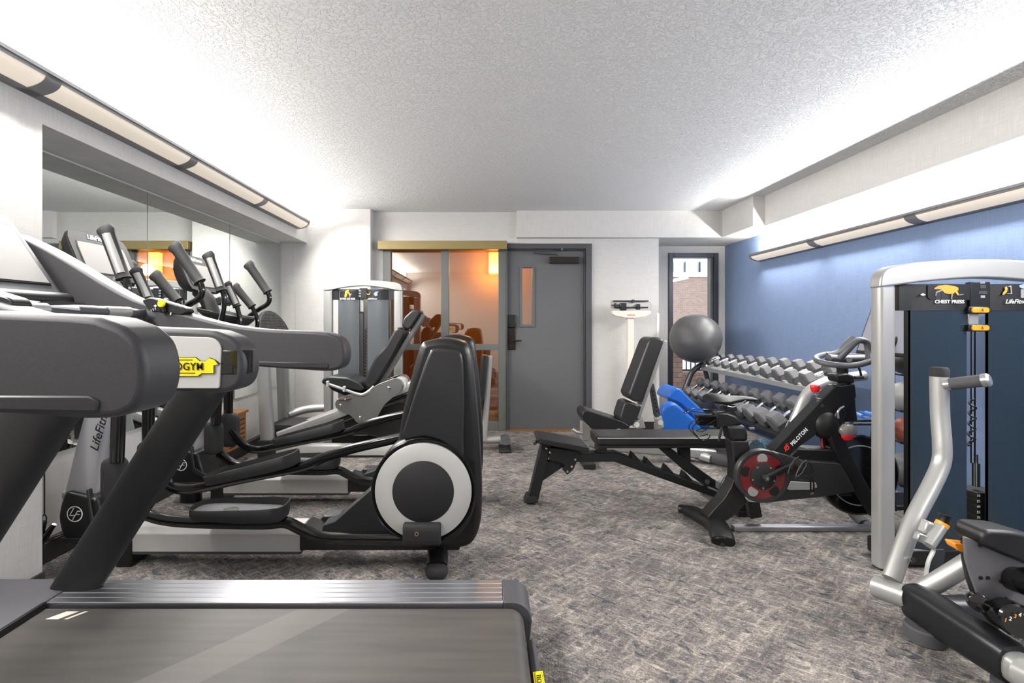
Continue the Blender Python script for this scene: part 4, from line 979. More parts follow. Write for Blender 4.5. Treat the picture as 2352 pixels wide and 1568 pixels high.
    for x, y, x2, y2, rr in ((2300, 1402, 2345, 1430, .052), (2322, 1328, 2400, 1345, .045), (2236, 1375, 2250, 1385, .028)):
        a, b = W(x, y, 1.72), W(x2, y2, 1.60 if rr > .03 else 1.68); d = b-a
        MB().tube([a, a+d*.5], [rr*.85, rr], 26).build('knob_neck', 'black', r)
        MB().tube([a+d*.52, a+d*.95, a+d], [rr*1.02, rr*1.02, rr*.9], 26).build('adjust_knob', 'black_gloss', r)
        if rr == .052:
            for i, s_ in enumerate(('1', '2', '3', '4', '5')): text(s_, W(2310+11*i, 1424-3*i-3*(i > 1), 1.60), .018, 'white_print' if i % 2 else 'orange_print', r, 'number', ry=.25)
mat('chrome_soft', 'c4c4c4', .28, .9)
mat('black_sheen', '2a2b2e', .33, .55)
chestpress()
# ================================================================== EXERCISE BIKE
def q4(pts): return [(1520+a/2.9037, 740+b/2.9037) for a, b in pts]
def bike():
    YC = 2.97
    r = thing('exercise_bike', 'black indoor exercise bike with red wheel hub cover and white lettering on frame', 'exercise bike', (1.9, YC, 0))
    def pr(pts, a, b, nm, mt, bev=.008, Y=None, sp=0, cr=0, seg=3, par=None):
        q = q4(pts)
        if sp: q = [tuple(p) for p in spline(q, sp, True)]
        q = XZ(q, Y or a)
        if cr: q = rounded(q, cr)
        return MB().prism(q, a, b).build(nm, mt, par or r, bevel=bev, seg=seg, ang=45)
    def P(x, y, Y=YC): a = q4([(x, y)])[0]; return W(a[0], a[1], Y)
    # flywheel behind the fork
    c = P(1300, 1012, 2.97)
    MB().lathe([(.236, -.02), (.236, .02), (.225, .026), (.19, .022), (.16, .026), (0, .026), (0, -.026), (.225, -.026)], c, (0, -1, 0), 64).build('flywheel', 'black_gloss', r)
    MB().lathe([(.178, .025), (.178, .030), (.172, .030), (.172, .025)], c, (0, -1, 0), 64, True).build('flywheel_ring', 'silver', r)
    # main frame
    pr([(1168, 418), (1195, 425), (1290, 410), (1300, 500), (1250, 560), (1200, 600), (1120, 660), (1010, 765), (905, 840), (862, 885), (840, 905), (745, 852), (830, 765), (930, 660), (1025, 560), (1060, 520)], 2.93, 3.01, 'main_frame', 'bike_black', .02, cr=.012)
    MB().sphere(P(1090, 682, 2.955), .082, 32, (1.0, .68, 1.05)).build('resistance_housing', 'bike_black', r)
    pr([(1165, 600), (1200, 560), (1240, 600), (1200, 700), (1215, 760), (1260, 860), (1330, 1000), (1430, 1180), (1480, 1290), (1400, 1300), (1290, 1140), (1200, 960), (1150, 850), (1120, 760)], 2.915, 2.945, 'front_fork', 'bike_black', .01, cr=.02)
    pr([(1165, 600), (1200, 560), (1240, 600), (1200, 700), (1215, 760), (1260, 860), (1330, 1000), (1430, 1180), (1480, 1290), (1400, 1300), (1290, 1140), (1200, 960), (1150, 850), (1120, 760)], 3.0, 3.03, 'front_fork', 'bike_black', .01, cr=.02, Y=2.915)
    pr([(1195, 415), (1290, 405), (1300, 560), (1312, 662), (1225, 668)], 2.94, 3.0, 'head_tube', 'black', .012)
    # top box and belt guard
    pr([(905, 838), (1160, 850), (1215, 935), (1180, 950), (880, 925), (850, 900)], 2.92, 3.02, 'upper_guard', 'black', .01)
    pr([(780, 870), (850, 890), (960, 925), (1195, 942), (1250, 1040), (1292, 1130), (1100, 1160), (1040, 1168), (860, 1185), (690, 1207), (560, 1150), (600, 900)], 2.875, 2.935, 'belt_guard', 'charcoal', .012, cr=.01)
    pr([(835, 1110), (860, 1060), (1030, 1070), (1040, 1100), (1000, 1118), (850, 1120)], 2.868, 2.88, 'guard_panel', 'silver', .003)
    cc = P(672, 1026, 2.87)
    k = 2.87/FPX/2.9037
    MB().lathe([(178*k, -.03), (178*k, .0), (174*k, .008), (155*k, .006), (150*k, -.002), (150*k, -.03)], cc, (0, -1, 0), 64, True).build('hub_rim', 'charcoal', r)
    MB().lathe([(151*k, .0), (151*k, .003), (85*k, .006), (85*k, .0)], cc, (0, -1, 0), 64, True).build('hub_disc', 'red_clear', r)
    for i in range(5):
        a = 2*PI*i/5+.35
        MB().lathe([(0, 0), (.030, 0), (.030, .001), (0, .0015)], cc+Vector((math.cos(a)*118*k, -.0042, math.sin(a)*118*k)), (0, -1, 0), 20).build('hub_window', 'silver' if i % 2 else 'black', r)
    MB().lathe([(86*k, .0), (86*k, .010), (80*k, .012), (0, .012), (0, 0)], cc, (0, -1, 0), 48).build('hub_centre', 'black_matte', r)
    for i in range(5):
        a = 2*PI*i/5+.9; MB().lathe([(.0055, 0), (.0055, .003), (0, .003)], cc+Vector((math.cos(a)*75*k, -.0115, math.sin(a)*75*k)), (0, -1, 0), 10).build('hub_bolt', 'bronze', r)
    # cranks and pedals
    ax = P(690, 1035, 2.85)
    MB().tube([ax, P(780, 990, 2.845), P(892, 942, 2.84)], [.017, .013, .013], 12, r2=.010).build('crank_arm', 'bike_black', r)
    MB().cyl(ax+Vector((0, -.02, 0)), ax+Vector((0, .3, 0)), .016, 18).build('crank_axle', 'steel_dark', r)
    MB().lathe([(.008, .0), (.008, .004), (0, .004)], ax+Vector((0, -.02, 0)), (0, -1, 0), 6).build('axle_bolt', 'chrome', r)
    def pedal(c, sgn):
        c = Vector(c); Rr = Matrix.Rotation(-1.05*1, 3, 'Y')
        b = MB().obox(c, (.085, .06, .018), Rr).build('pedal', 'black_gloss', r, bevel=.004)
        for y in (-.035, .035): MB().tube([c+Rr@Vector(q)+Vector((0, y, 0)) for q in ((-.055, 0, .006), (-.02, 0, .013), (.03, 0, .012), (.055, 0, 0), (.03, 0, -.012), (-.02, 0, -.013))], .0035, 8, closed=True).build('pedal_cage', 'steel_dark', r)
        MB().tube(spline([c+Rr@Vector(q) for q in ((.05, -.03, -.02), (.02, -.035, -.06), (-.04, -.03, -.055), (-.06, 0, -.02), (-.04, .03, -.055), (.02, .035, -.06), (.05, .03, -.02))], 4), .0028, 8).build('toe_clip', 'black_gloss', r)
        MB().tube(spline([c+Vector(q) for q in ((.01, -.03, -.03), (.045, -.035, -.05), (.05, -.035, -.10), (.055, -.03, -.135), (.067, -.03, -.13), (.07, -.03, -.08), (.055, -.03, -.035))], 4), .0022, 6, r2=.007).build('toe_strap', 'black', r)
        MB().obox(c+Vector((.06, -.033, -.133)), (.016, .004, .012)).build('strap_buckle', 'bronze', r)
    pedal(P(905, 965, 2.76), -1)
    p2 = P(425, 1085, 3.18); pedal(p2, 1)
    MB().tube([ax+Vector((0, .29, 0)), p2+Vector((.01, -.05, 0))], .013, 12, r2=.010).build('crank_arm', 'bike_black', r)
    # seat post, slider, saddle
    pr([(466, 790), (580, 790), (592, 850), (560, 880), (520, 930), (500, 1000), (498, 1100), (480, 1060), (484, 960)], 2.925, 3.015, 'seat_tube', 'bike_black', .02)
    pr([(440, 690), (560, 688), (578, 745), (580, 795), (462, 795), (455, 750)], 2.92, 3.02, 'seat_collar', 'bike_black', .018)
    MB().cyl(P(580, 712, 2.97), P(615, 710, 2.97), .011, 14).build('clamp_knob', 'steel_dark', r)
    pr([(360, 600), (440, 602), (500, 630), (545, 680), (440, 700), (370, 715)], 2.94, 3.0, 'seat_head', 'black', .012)
    pr([(238, 618), (440, 618), (440, 690), (245, 690)], 2.945, 2.995, 'seat_slider', 'black_gloss', .006)
    MB().tube([P(400, 700, 2.93), P(385, 765, 2.92), P(382, 795, 2.92)], .008, 10, r2=.006).build('clamp_lever', 'bike_black', r)
    # saddle: lofted along its length
    L = [(305, 490, .078, .022), (318, 487, .085, .030), (360, 490, .088, .038), (420, 500, .075, .036), (480, 500, .045, .030), (540, 498, .026, .022), (600, 503, .020, .018), (632, 510, .012, .010)]
    rg = []
    for x, y, wd, th in L:
        c_ = P(x, y, YC); ring = []
        for i in range(24):
            a = 2*PI*i/24; ca, sa = math.cos(a), math.sin(a)
            z = sa*th*(1.0 if sa < 0 else .5); ring.append(c_+Vector((0, wd*ca, z-.35*wd*ca*ca*.6-.004)))
        rg.append(ring)
    MB().loft(rg).build('saddle', 'saddle_black', r)
    for y in (-.022, .022): MB().tube(spline([P(560, 520, YC+y), P(520, 545, YC+y), P(470, 565, YC+y), P(400, 545, YC+y)], 4), .004, 8).build('saddle_rail', 'chrome', r)
    MB().obox(P(455, 570, YC), (.06, .05, .035)).build('saddle_clamp', 'black', r, bevel=.006)
    # bottle cages behind the seat
    for y in (2.93, 3.03):
        MB().tube(spline([P(375, 583, y), P(290, 580, y), P(190, 575, y-.02), P(148, 598, y-.02), P(160, 605, y), P(190, 590, y+.02), P(240, 598, y), P(380, 602, y)], 4), .0028, 8).build('bottle_cage', 'black_gloss', r)
        MB().tube(spline([P(240, 640, y), P(180, 690, y-.02), P(215, 745, y-.02), P(270, 785, y), P(320, 765, y), P(305, 745, y+.02), P(240, 760, y+.02), P(205, 700, y), P(275, 650, y)], 4), .0028, 8).build('bottle_cage', 'black_gloss', r)
        MB().tube([P(378, 640, y), P(230, 725, y), P(265, 730, y), P(300, 715, y)], .0028, 8).build('bottle_cage', 'black_gloss', r)
    # rear leg and stabiliser
    pr([(486, 1040), (520, 1110), (575, 1195), (545, 1225), (470, 1300), (420, 1330), (300, 1310), (345, 1255), (420, 1175), (470, 1090)], 2.92, 3.02, 'rear_leg', 'bike_black', .025, cr=.02, seg=4)
    MB().tube(spline([P(120, 1243, 3.22), P(170, 1250, 3.18), P(260, 1290, 3.06), P(355, 1345, 2.92), P(395, 1410, 2.80), P(410, 1462, 2.745)], 5), [.012]+[.026]*5+[.032]*5+[.036]*15, 20, r2=[.03]+[.045]*5+[.055]*5+[.062]*15, up=(1, 0, 0), sq=2.6).build('rear_stabiliser', 'bike_black', r)
    MB().tube([P(400, 1425, 2.77), P(404, 1440, 2.765)], .0375, 20, r2=.0635, up=(1, 0, 0)).build('stabiliser_band', 'black_gloss', r)
    for x, y, Y in ((205, 1320, 3.2), (400, 1495, 2.77)): p = P(x, y, Y); MB().cyl((p.x, Y, 0), (p.x, Y, .045), .022, 16).build('levelling_foot', 'rubber', r)
    pr([(578, 1195), (655, 1200), (672, 1300), (598, 1314)], 3.0, 3.05, 'lower_stub', 'black', .004)
    MB().box(P(470, 1410, 2.97).x, 2.66, 2.945, 2.99, .002, .03).build('floor_bar', 'alu', r, bevel=.003)
    # front stabiliser
    MB().tube(spline([P(1290, 1285, 3.2), P(1330, 1330, 3.1), P(1400, 1375, 3.0), (2.45, 2.85, .04), (2.47, 2.72, .035)], 5), .038, 16).build('front_stabiliser', 'rubber_grey', r)
    # handlebar post, clamp, brake knob
    MB().tube([P(1202, 285, YC), P(1206, 340, YC), P(1215, 420, YC)], [.030, .028, .032], 20).build('handlebar_post', 'black', r)
    pr([(1160, 350), (1240, 340), (1290, 358), (1290, 410), (1175, 400)], 2.925, 3.015, 'post_collar', 'bike_black', .012)
    MB().cyl(P(1290, 370, 2.97), P(1343, 366, 2.97), .011, 14).build('clamp_knob', 'steel_dark', r)
    MB().tube([P(1330, 355, 2.97), P(1322, 320, 2.97), P(1312, 298, 2.97)], .006, 8).build('clamp_lever', 'black', r)
    kn = P(1022, 440, 2.96)
    MB().tube([kn+Vector((0, 0, -.024)), kn+Vector((0, 0, -.016)), kn+Vector((0, 0, .006)), kn+Vector((0, 0, .020))], [.016, .021, .029, .026], 8, r2=[.016, .021, .027, .024]).build('resistance_knob', 'red', r, bevel=.004, ang=25)
    MB().cyl(kn+Vector((.008, 0, -.055)), kn+Vector((.002, 0, -.02)), .007, 12).lathe([(.016, 0), (.018, .004), (0, .006)], kn+Vector((.008, 0, -.042)), (0, 0, 1), 20).build('knob_stem', 'chrome', r)
    MB().tube([P(1055, 560, 2.955), P(1052, 505, 2.955)], [.03, .02], 16).build('knob_boss', 'bike_black', r)
    MB().tube(spline([P(1178, 640, 2.90), P(1175, 600, 2.90), P(1190, 575, 2.90), P(1215, 560, 2.90)], 4), .006, 8).build('brake_lever', 'chrome_soft', r)
    MB().sphere(P(1238, 718, 2.92), .052, 24, (1.1, .6, .75)).build('sweat_guard', 'smoke_plastic', r)
    MB().sphere(P(1236, 752, 2.92), .040, 20, (1.0, .6, .85)).build('brake_cover', 'red', r)
    MB().tube(spline([P(1070, 765, 2.96), P(1095, 770, 2.96), P(1130, 810, 2.96), P(1110, 848, 2.96), P(1075, 835, 2.96)], 4, True), .004, 8, closed=True).build('cable_loop', 'red', r)
    # handlebars
    YN, YF = 2.76, 3.18
    bar = 'handlebar_grey'
    lo = [P(1400, 258, YN), P(1290, 287, YN), P(1150, 283, YN+.02), P(1060, 265, YN+.08), P(1030, 246, 2.94), P(1042, 228, YF-.1), P(1110, 212, YF-.02), P(1200, 222, YF), P(1300, 225, YF), P(1400, 228, YF)]
    MB().tube(spline(lo, 6), .0165, 14).build('handlebar', bar, r)
    MB().tube(spline([P(1190, 238, YN+.08), P(1240, 185, YN+.05), P(1285, 137, YN+.05), P(1325, 120, YN+.05), P(1366, 135, YN+.05), P(1378, 190, YN+.05), P(1386, 240, YN+.03), P(1420, 262, YN)], 6), .0175, 14).build('handlebar_horn', bar, r)
    MB().tube(spline([P(1100, 220, YF-.05), P(1180, 200, YF-.05), P(1230, 145, YF-.04), P(1278, 102, YF-.04)], 6), .0185, 14).build('handlebar_horn', bar, r)
    MB().tube([P(1110, 240, 2.97), P(1200, 245, 2.97), P(1420, 240, 2.97)], .024, 14, r2=.03).build('bar_stem', bar, r)
    MB().tube([P(1250, 250, YN+.02), P(1250, 235, YF-.02)], .014, 12).build('bar_brace', bar, r)
    # tablet screen
    v = Vector((.105, 0, .30)).normalized(); u = Vector((0, 1, 0)); n_ = Vector((-.30, 0, .105)).normalized(); Rs = Matrix((n_, u, v)).transposed()
    c_ = Vector((2.41, 2.98, 1.03))+v*.18
    MB().obox(c_, (.022, .56, .36), Rs).build('tablet', 'charcoal', r, bevel=.008)
    MB().obox(c_+n_*.0115, (.002, .53, .32), Rs).build('tablet_screen', 'tablet_glass', r)
    MB().tube([c_-n_*.03-v*.02, Vector((2.36, 2.97, 1.06)), P(1400, 240, 2.97)], .018, 10).build('tablet_arm', 'black', r)
    # lettering
    text('PELOTON', P(917, 764, 2.926), .031, 'white_print', r, 'lettering', ry=-math.radians(46), bold=.001, space=1.12, fit=.128)
    o = P(834, 836, 2.9275); lg = MB()
    n = 24; a0 = [o+Vector((.015*math.cos(2*PI*i/n), 0, .015*math.sin(2*PI*i/n))) for i in range(n)]; a1 = [o+Vector((.009*math.cos(2*PI*i/n), 0, .009*math.sin(2*PI*i/n))) for i in range(n)]
    lg.add(a0+a1, [(i, (i+1) % n, (i+1) % n+n, i+n) for i in range(n)])
    lg.obox(o+Vector((-.004, 0, -.006)), (.005, .0005, .036), Matrix.Rotation(.2, 3, 'Y')).obox(o+Vector((.000, 0, .021)), (.018, .0005, .005), Matrix.Rotation(-.1, 3, 'Y'))
    lg.build('logo', 'red_print', r, smooth=False)
mat('saddle_black', '0b0b0c', .5)
mat('bike_black', '141415', .45, .1, bump=(900, .1, .0006))
mat('handlebar_grey', '55565a', .5, .2)
mat('smoke_plastic', '8a8684', .2, .2, coat=.4)
mat('red_clear', '671c1e', .2, .15, coat=.6)
mat('tablet_glass', '9a9ba6', .25, .1, coat=.3)
bike()

# ================================================================== BENCHES
def q3(pts): return [(1180+a/2.8, 640+b/2.8) for a, b in pts]
def bench_near():
    r = thing('weight_bench', 'black flat weight bench with black steel frame, nearer of the two benches', 'weight bench', (1.1, 3.43, 0))
    YA, YB_ = 3.30, 3.556
    def pr(pts, a, b, nm, mt, bev=.004, Y=None, cr=0, par=None, seg=2):
        q = XZ(q3(pts), Y or a)
        if cr: q = rounded(q, cr)
        return MB().prism(q, a, b).build(nm, mt, par or r, bevel=bev, seg=seg, ang=45)
    def P(x, y, Y=3.43): a = q3([(x, y)])[0]; return W(a[0], a[1], Y)
    MB().box(.735, 1.68, YA, YB_, .418, .478).build('backrest', 'vinyl', r, bevel=.016, seg=4)
    MB().box(.745, 1.67, YA+.006, YB_-.006, .402, .420).build('backrest_board', 'black', r, bevel=.003)
    MB().tube([(.737, YA+.002, .470), (.737, YA-.001, .470), (1.2, YA-.001, .470), (1.68, YA-.001, .470)], .0018, 6).build('seam', 'cream', r)
    sz = [(.335, .462), (.36, .470), (.672, .412), (.680, .395), (.668, .372), (.34, .435)]
    MB().prism(rounded(sz, .008), YA, YB_).build('seat', 'vinyl', r, bevel=.014, seg=4)
    Ya, Yb = 3.385, 3.475
    pr([(182, 1055), (245, 1062), (158, 1425), (98, 1405)], Ya, Yb, 'front_leg', 'frame_black', .006)
    pr([(68, 1444), (88, 1402), (142, 1402), (162, 1444)], Ya-.012, Yb+.012, 'front_foot', 'rubber', .004)
    pr([(225, 1085), (420, 1110), (420, 1140), (385, 1225), (345, 1262), (312, 1225), (330, 1200), (300, 1180), (228, 1165)], Ya-.012, Ya-.004, 'seat_bracket', 'frame_black', .002)
    pr([(225, 1085), (420, 1110), (420, 1140), (385, 1225), (345, 1262), (312, 1225), (330, 1200), (300, 1180), (228, 1165)], Yb+.004, Yb+.012, 'seat_bracket', 'frame_black', .002, Y=Ya)
    pr([(170, 1170), (310, 1180), (310, 1215), (178, 1305)], Ya+.02, Yb-.02, 'gusset', 'frame_black', .002)
    pr([(235, 1130), (660, 1118), (1330, 1375), (1345, 1425), (650, 1178), (235, 1180)], Ya, Yb, 'main_beam', 'frame_black', .006)
    for x, y in ((770, 1120), (860, 1155), (985, 1200), (1105, 1245)):
        pr([(x-15, y+45), (x, y), (x+45, y+50), (x+40, y+62)], Ya+.005, Yb-.005, 'ladder_notch', 'frame_black', .002)
    pr([(930, 1085), (1015, 1092), (1300, 1300), (1298, 1352), (1200, 1312), (1120, 1250)], Ya-.01, Ya+.004, 'back_strut', 'frame_black', .003)
    pr([(930, 1085), (1015, 1092), (1300, 1300), (1298, 1352), (1200, 1312), (1120, 1250)], Yb-.004, Yb+.01, 'back_strut', 'frame_black', .003, Y=Ya)
    pr([(1070, 1090), (1138, 1090), (1140, 1190), (1080, 1165)], Ya+.01, Yb-.01, 'centre_post', 'frame_black', .004)
    MB().cyl(P(1245, 1305, 3.33), P(1245, 1305, 3.53), .016, 18).build('lock_rod', 'frame_black', r)
    MB().cyl(P(135, 1060, 3.33), P(150, 1040, 3.40), .011, 14).build('seat_handle', 'steel_dark', r)
    for x, y in ((210, 1090), (372, 1208), (345, 1240), (395, 1162), (577, 1083), (938, 1080), (233, 1115)): MB().lathe([(.008, 0), (.008, .004), (.004, .007), (0, .007)], P(x, y, Ya-.012), (0, -1, 0), 12).build('bolt', 'chrome', r)
    pr([(540, 1085), (600, 1085), (600, 1125), (540, 1118)], Ya-.01, Yb+.01, 'hinge_block', 'black', .004)
    e = P(1380, 1420, 3.43)
    MB().box(e.x-.06, e.x+.02, 3.18, 3.68, .03, .085).build('rear_base', 'frame_black', r, bevel=.006)
    for y in (3.2, 3.66): MB().box(e.x-.065, e.x+.025, y-.03, y+.03, 0, .035).build('rear_foot', 'rubber', r, bevel=.004)
mat('frame_black', '1a1b1c', .5, .25, bump=(700, .1, .0006))
bench_near()
def bench_far():
    r = thing('weight_bench', 'adjustable weight bench with raised black backrest on grey frame, behind the flat bench', 'weight bench', (1.1, 4.45, 0))
    YA, YB_ = 4.30, 4.58
    def pr(pts, a, b, nm, mt, bev=.004, Y=None, cr=0, seg=3):
        q = XZ(q3(pts), Y or a)
        if cr: q = rounded(q, cr)
        return MB().prism(q, a, b).build(nm, mt, r, bevel=bev, seg=seg, ang=45)
    def P(x, y, Y=4.44): a = q3([(x, y)])[0]; return W(a[0], a[1], Y)
    pr([(868, 400), (890, 378), (925, 375), (955, 385), (968, 405), (833, 780), (800, 795), (755, 782), (738, 748)], YA, YB_, 'backrest', 'vinyl_grey', .022, cr=.02, seg=4)
    pr([(683, 895), (712, 800), (745, 790), (808, 815), (812, 832), (772, 940), (742, 952), (690, 920)], YA+.02, YB_-.02, 'lumbar_pad', 'vinyl_grey', .022, cr=.02, seg=4)
    pr([(440, 875), (455, 848), (485, 850), (690, 915), (752, 950), (735, 965), (500, 965), (450, 912)], YA, YB_, 'seat', 'vinyl', .018, cr=.012, seg=4)
    pr([(962, 392), (988, 402), (812, 905), (790, 900)], 4.38, 4.50, 'back_frame', 'silver', .006)
    pr([(880, 680), (903, 672), (945, 880), (915, 890)], 4.40, 4.47, 'adjust_tube', 'steel_dark', .006)
    for i in range(6): MB().lathe([(.009, 0), (.009, .002), (0, .002)], P(896+i*5, 725+i*25, 4.40), (0, -1, 0), 12).build('adjust_hole', 'black', r)
    MB().tube([P(925, 890, 4.40), P(940, 950, 4.42)], .035, 16).cyl(P(945, 925, 4.30), P(945, 925, 4.5), .022, 16).build('adjust_joint', 'silver', r)
    pr([(780, 925), (830, 890), (850, 960), (790, 965)], 4.36, 4.52, 'hinge_bracket', 'silver', .006)
    MB().cyl(P(790, 938, 4.33), P(790, 938, 4.55), .024, 18).build('hinge_axle', 'silver_light', r)
    pr([(440, 925), (505, 925), (505, 1000), (480, 1040), (440, 1040)], 4.38, 4.50, 'seat_post', 'silver', .006)
    MB().tube([P(378, 968, 4.34), P(400, 985, 4.34), P(440, 992, 4.36)], .016, 12).build('seat_lever', 'silver', r)
    MB().cyl(P(487, 938, 4.32), P(487, 938, 4.54), .02, 16).build('seat_axle', 'silver_light', r)
    MB().tube([P(455, 1030, 4.44), P(560, 1070, 4.44), P(900, 1095, 4.44), P(1290, 1130, 4.44)], .045, 14, r2=.04, sq=4).build('base_beam', 'silver', r)
    MB().tube([P(925, 930, 4.44), P(930, 1090, 4.44)], .03, 14, r2=.03, sq=4).build('rear_post', 'silver', r)
    MB().tube([P(1140, 1120, 4.50), P(1270, 1160, 4.36)], .036, 14, sq=3).build('rear_leg', 'silver', r)
    MB().tube([P(1255, 1150, 4.40), P(1330, 1165, 4.34), P(1400, 1172, 4.28)], [.042, .05, .05], 16, sq=3).build('rear_foot', 'rubber_grey', r, bevel=.004)
    e = P(455, 1050, 4.44)
    MB().box(e.x-.05, e.x+.05, 4.2, 4.68, 0, .05).build('front_foot', 'rubber', r, bevel=.008)
    MB().tube([(e.x, 4.44, .04), P(465, 1030, 4.44)], .04, 12, sq=4).build('front_leg', 'silver', r)
bench_far()
# ================================================================== DUMBBELL RACK
def rack():
    r = thing('dumbbell_rack', 'two tier silver dumbbell rack standing along the blue wall', 'dumbbell rack', (2.45, 4.65, 0))
    MB().tube(spline([(2.69, 5.68, .845), (2.55, 5.68, .82), (2.44, 5.68, .76), (2.36, 5.68, .70), (2.30, 5.68, .60), (2.10, 5.68, .06)], 6), .030, 16).build('end_frame', 'steel_dark', r)
    MB().tube([(2.46, 5.68, .76), (2.54, 5.68, .5), (2.66, 5.68, .04)], .024, 12).build('rear_leg', 'steel_dark', r)
    YN = 3.62
    MB().tube(spline([W(1985, 862, YN), W(1920, 871, YN), W(1880, 884, YN), W(1853, 905, YN), W(1832, 950, YN), W(1803, 1020, YN), (2.03, YN, .04)], 6), .036, 18).build('end_frame', 'silver', r)
    MB().tube([W(1925, 872, YN), (2.60, YN, .4), (2.66, YN, .04)], .026, 12).build('rear_leg', 'silver', r)
    for y in (YN, 5.68): MB().box(2.0, 2.72, y-.03, y+.03, 0, .05).build('foot', 'rubber', r, bevel=.008)
    pl = MB().obox(W(1806, 984, YN-.037), (.020, .003, .12), Matrix.Rotation(.36, 3, 'Y')).build('maker_plate', 'silver_light', r, bevel=.001)
    text('LifeFitness', W(1806, 984, YN-.040), .026, 'black_print', pl, 'lettering', ry=-(PI/2-.36), shear=.25)
    ta = (math.cos(.38), math.sin(.38)); tb = (math.cos(.55), math.sin(.55))
    for X, Z, t, d, mt in ((2.43, .755, ta, .26, 'silver'), (2.19, .395, tb, .27, 'black')):
        lo = .035 if mt == 'silver' else .048
        p = [(X, Z-lo-.02), (X, Z-lo), (X+d*t[0], Z-lo+d*t[1]), (X+d*t[0], Z-lo-.02+d*t[1])]
        q = [(X, Z-.052), (X-.004, Z-.052), (X-.004, Z-.012), (X, Z-.012)]
        MB().prism(p, YN+.02, 5.66).build('tier_shelf', 'steel_dark' if mt == 'black' else 'silver', r, bevel=.003)
        MB().prism(q, YN+.02, 5.66).build('tier_lip', mt, r, bevel=.001)
    return r
rack()
ORD = ['first', 'second', 'third', 'fourth', 'fifth', 'sixth', 'seventh', 'eighth', 'ninth', 'last']
def dumbbell(label, c0, c1, R0, hl, group, hm='hexgrey', name='hex_dumbbell', cat='dumbbell', spin=0):
    c0, c1 = Vector(c0), Vector(c1); ax = (c1-c0).normalized()
    o = thing(name, label, cat, (c0+c1)/2, group)
    u = Vector((0, 1, 0)); v = ax.cross(u)
    for c in (c0, c1):
        rg = []
        for d, k in ((-.5, .80), (-.38, 1), (.38, 1), (.5, .80)):
            rg.append([c+ax*hl*d+(u*math.cos(PI/3*i+spin)+v*math.sin(PI/3*i+spin))*R0*k for i in range(6)])
        MB().loft(rg).build('head', hm, o, bevel=.002, ang=20)
    P = [c0+(c1-c0)*t for t in (.1, .25, .32, .5, .68, .75, .9)]
    MB().tube(P, [.015, .013, .0155, .0175, .0155, .013, .015], 12).build('handle', 'chrome' if hm != 'blue_vinyl' else hm, o)
    return o
for i in range(10):
    y = 5.52-.188*i; t = i/9
    X = 2.455; Z = .803
    R0 = .038+.029*t; hl = .050+.028*t; L = .155+.035*t
    wh = ['smallest hex dumbbell at the window end of the upper tier'] + [f'black hex dumbbell on the upper tier, {ORD[k]} from the window end' for k in range(1, 9)] + ['largest hex dumbbell of the upper tier, nearest the exercise bike']
    dumbbell(wh[i], (X, y, Z), (X+L*.93, y, Z+L*.37), R0, hl, 'hex dumbbells on the upper tier', spin=(0 if i % 3 else .12))
    sd = MB().obox((X+.085, y-.0, Z-.035), (.05, .05+.03*t, .02), Matrix.Rotation(-.38, 3, 'Y')).build('saddle', 'black', bpy.data.objects['dumbbell_rack'], bevel=.004)
for i in range(10):
    y = 5.54-.188*i; t = i/9
    X = 2.235; Z = .475
    R0 = .056+.026*t; hl = .072+.026*t; L = .175+.03*t
    wh = ['smallest hex dumbbell at the window end of the lower tier'] + [f'heavy hex dumbbell on the lower tier, {ORD[k]} from the window end' for k in range(1, 9)] + ['heaviest hex dumbbell of the lower tier, nearest the curved rack end']
    dumbbell(wh[i], (X, y, Z), (X+L*.83, y+.02, Z+L*.56), R0, hl, 'hex dumbbells on the lower tier', spin=(0 if i % 4 else .1))
    MB().obox((X+.085, y-.0, Z-.045), (.04, .07+.03*t, .02), Matrix.Rotation(-.55, 3, 'Y')).build('saddle', 'black', bpy.data.objects['dumbbell_rack'], bevel=.004)

# ================================================================== SMALL THINGS
# exercise ball resting on the far end of the rack
cb = W(1597, 777, 5.50)
def ballmat():
    m, N, L, p, tc, node = node_mat('ball_grey')
    p.inputs['Base Color'].default_value = hexc('4a4a4b'); p.inputs['Roughness'].default_value = .38
    mp = node('Mapping'); mp.inputs['Rotation'].default_value = (.3, .35, 0); mp.inputs['Scale'].default_value = (1, 1, 1); L.new(tc.outputs['Object'], mp.inputs[0])
    wv = node('TexWave', i_Scale=38.0); wv.bands_direction = 'Z'; L.new(mp.outputs[0], wv.inputs['Vector'])
    b = node('Bump', i_Strength=.35, i_Distance=.003); L.new(wv.outputs[0], b.inputs['Height']); L.new(b.outputs[0], p.inputs['Normal'])
ballmat()
rb = 56.5*5.50/FPX
b = MB().sphere((0, 0, 0), rb, 64, (1.01, 1.01, .99)).build('exercise_ball', 'ball_grey', None, ang=80); b.location = cb
tag(b, 'large dark grey exercise ball resting on the window end of the dumbbell rack', 'exercise ball')
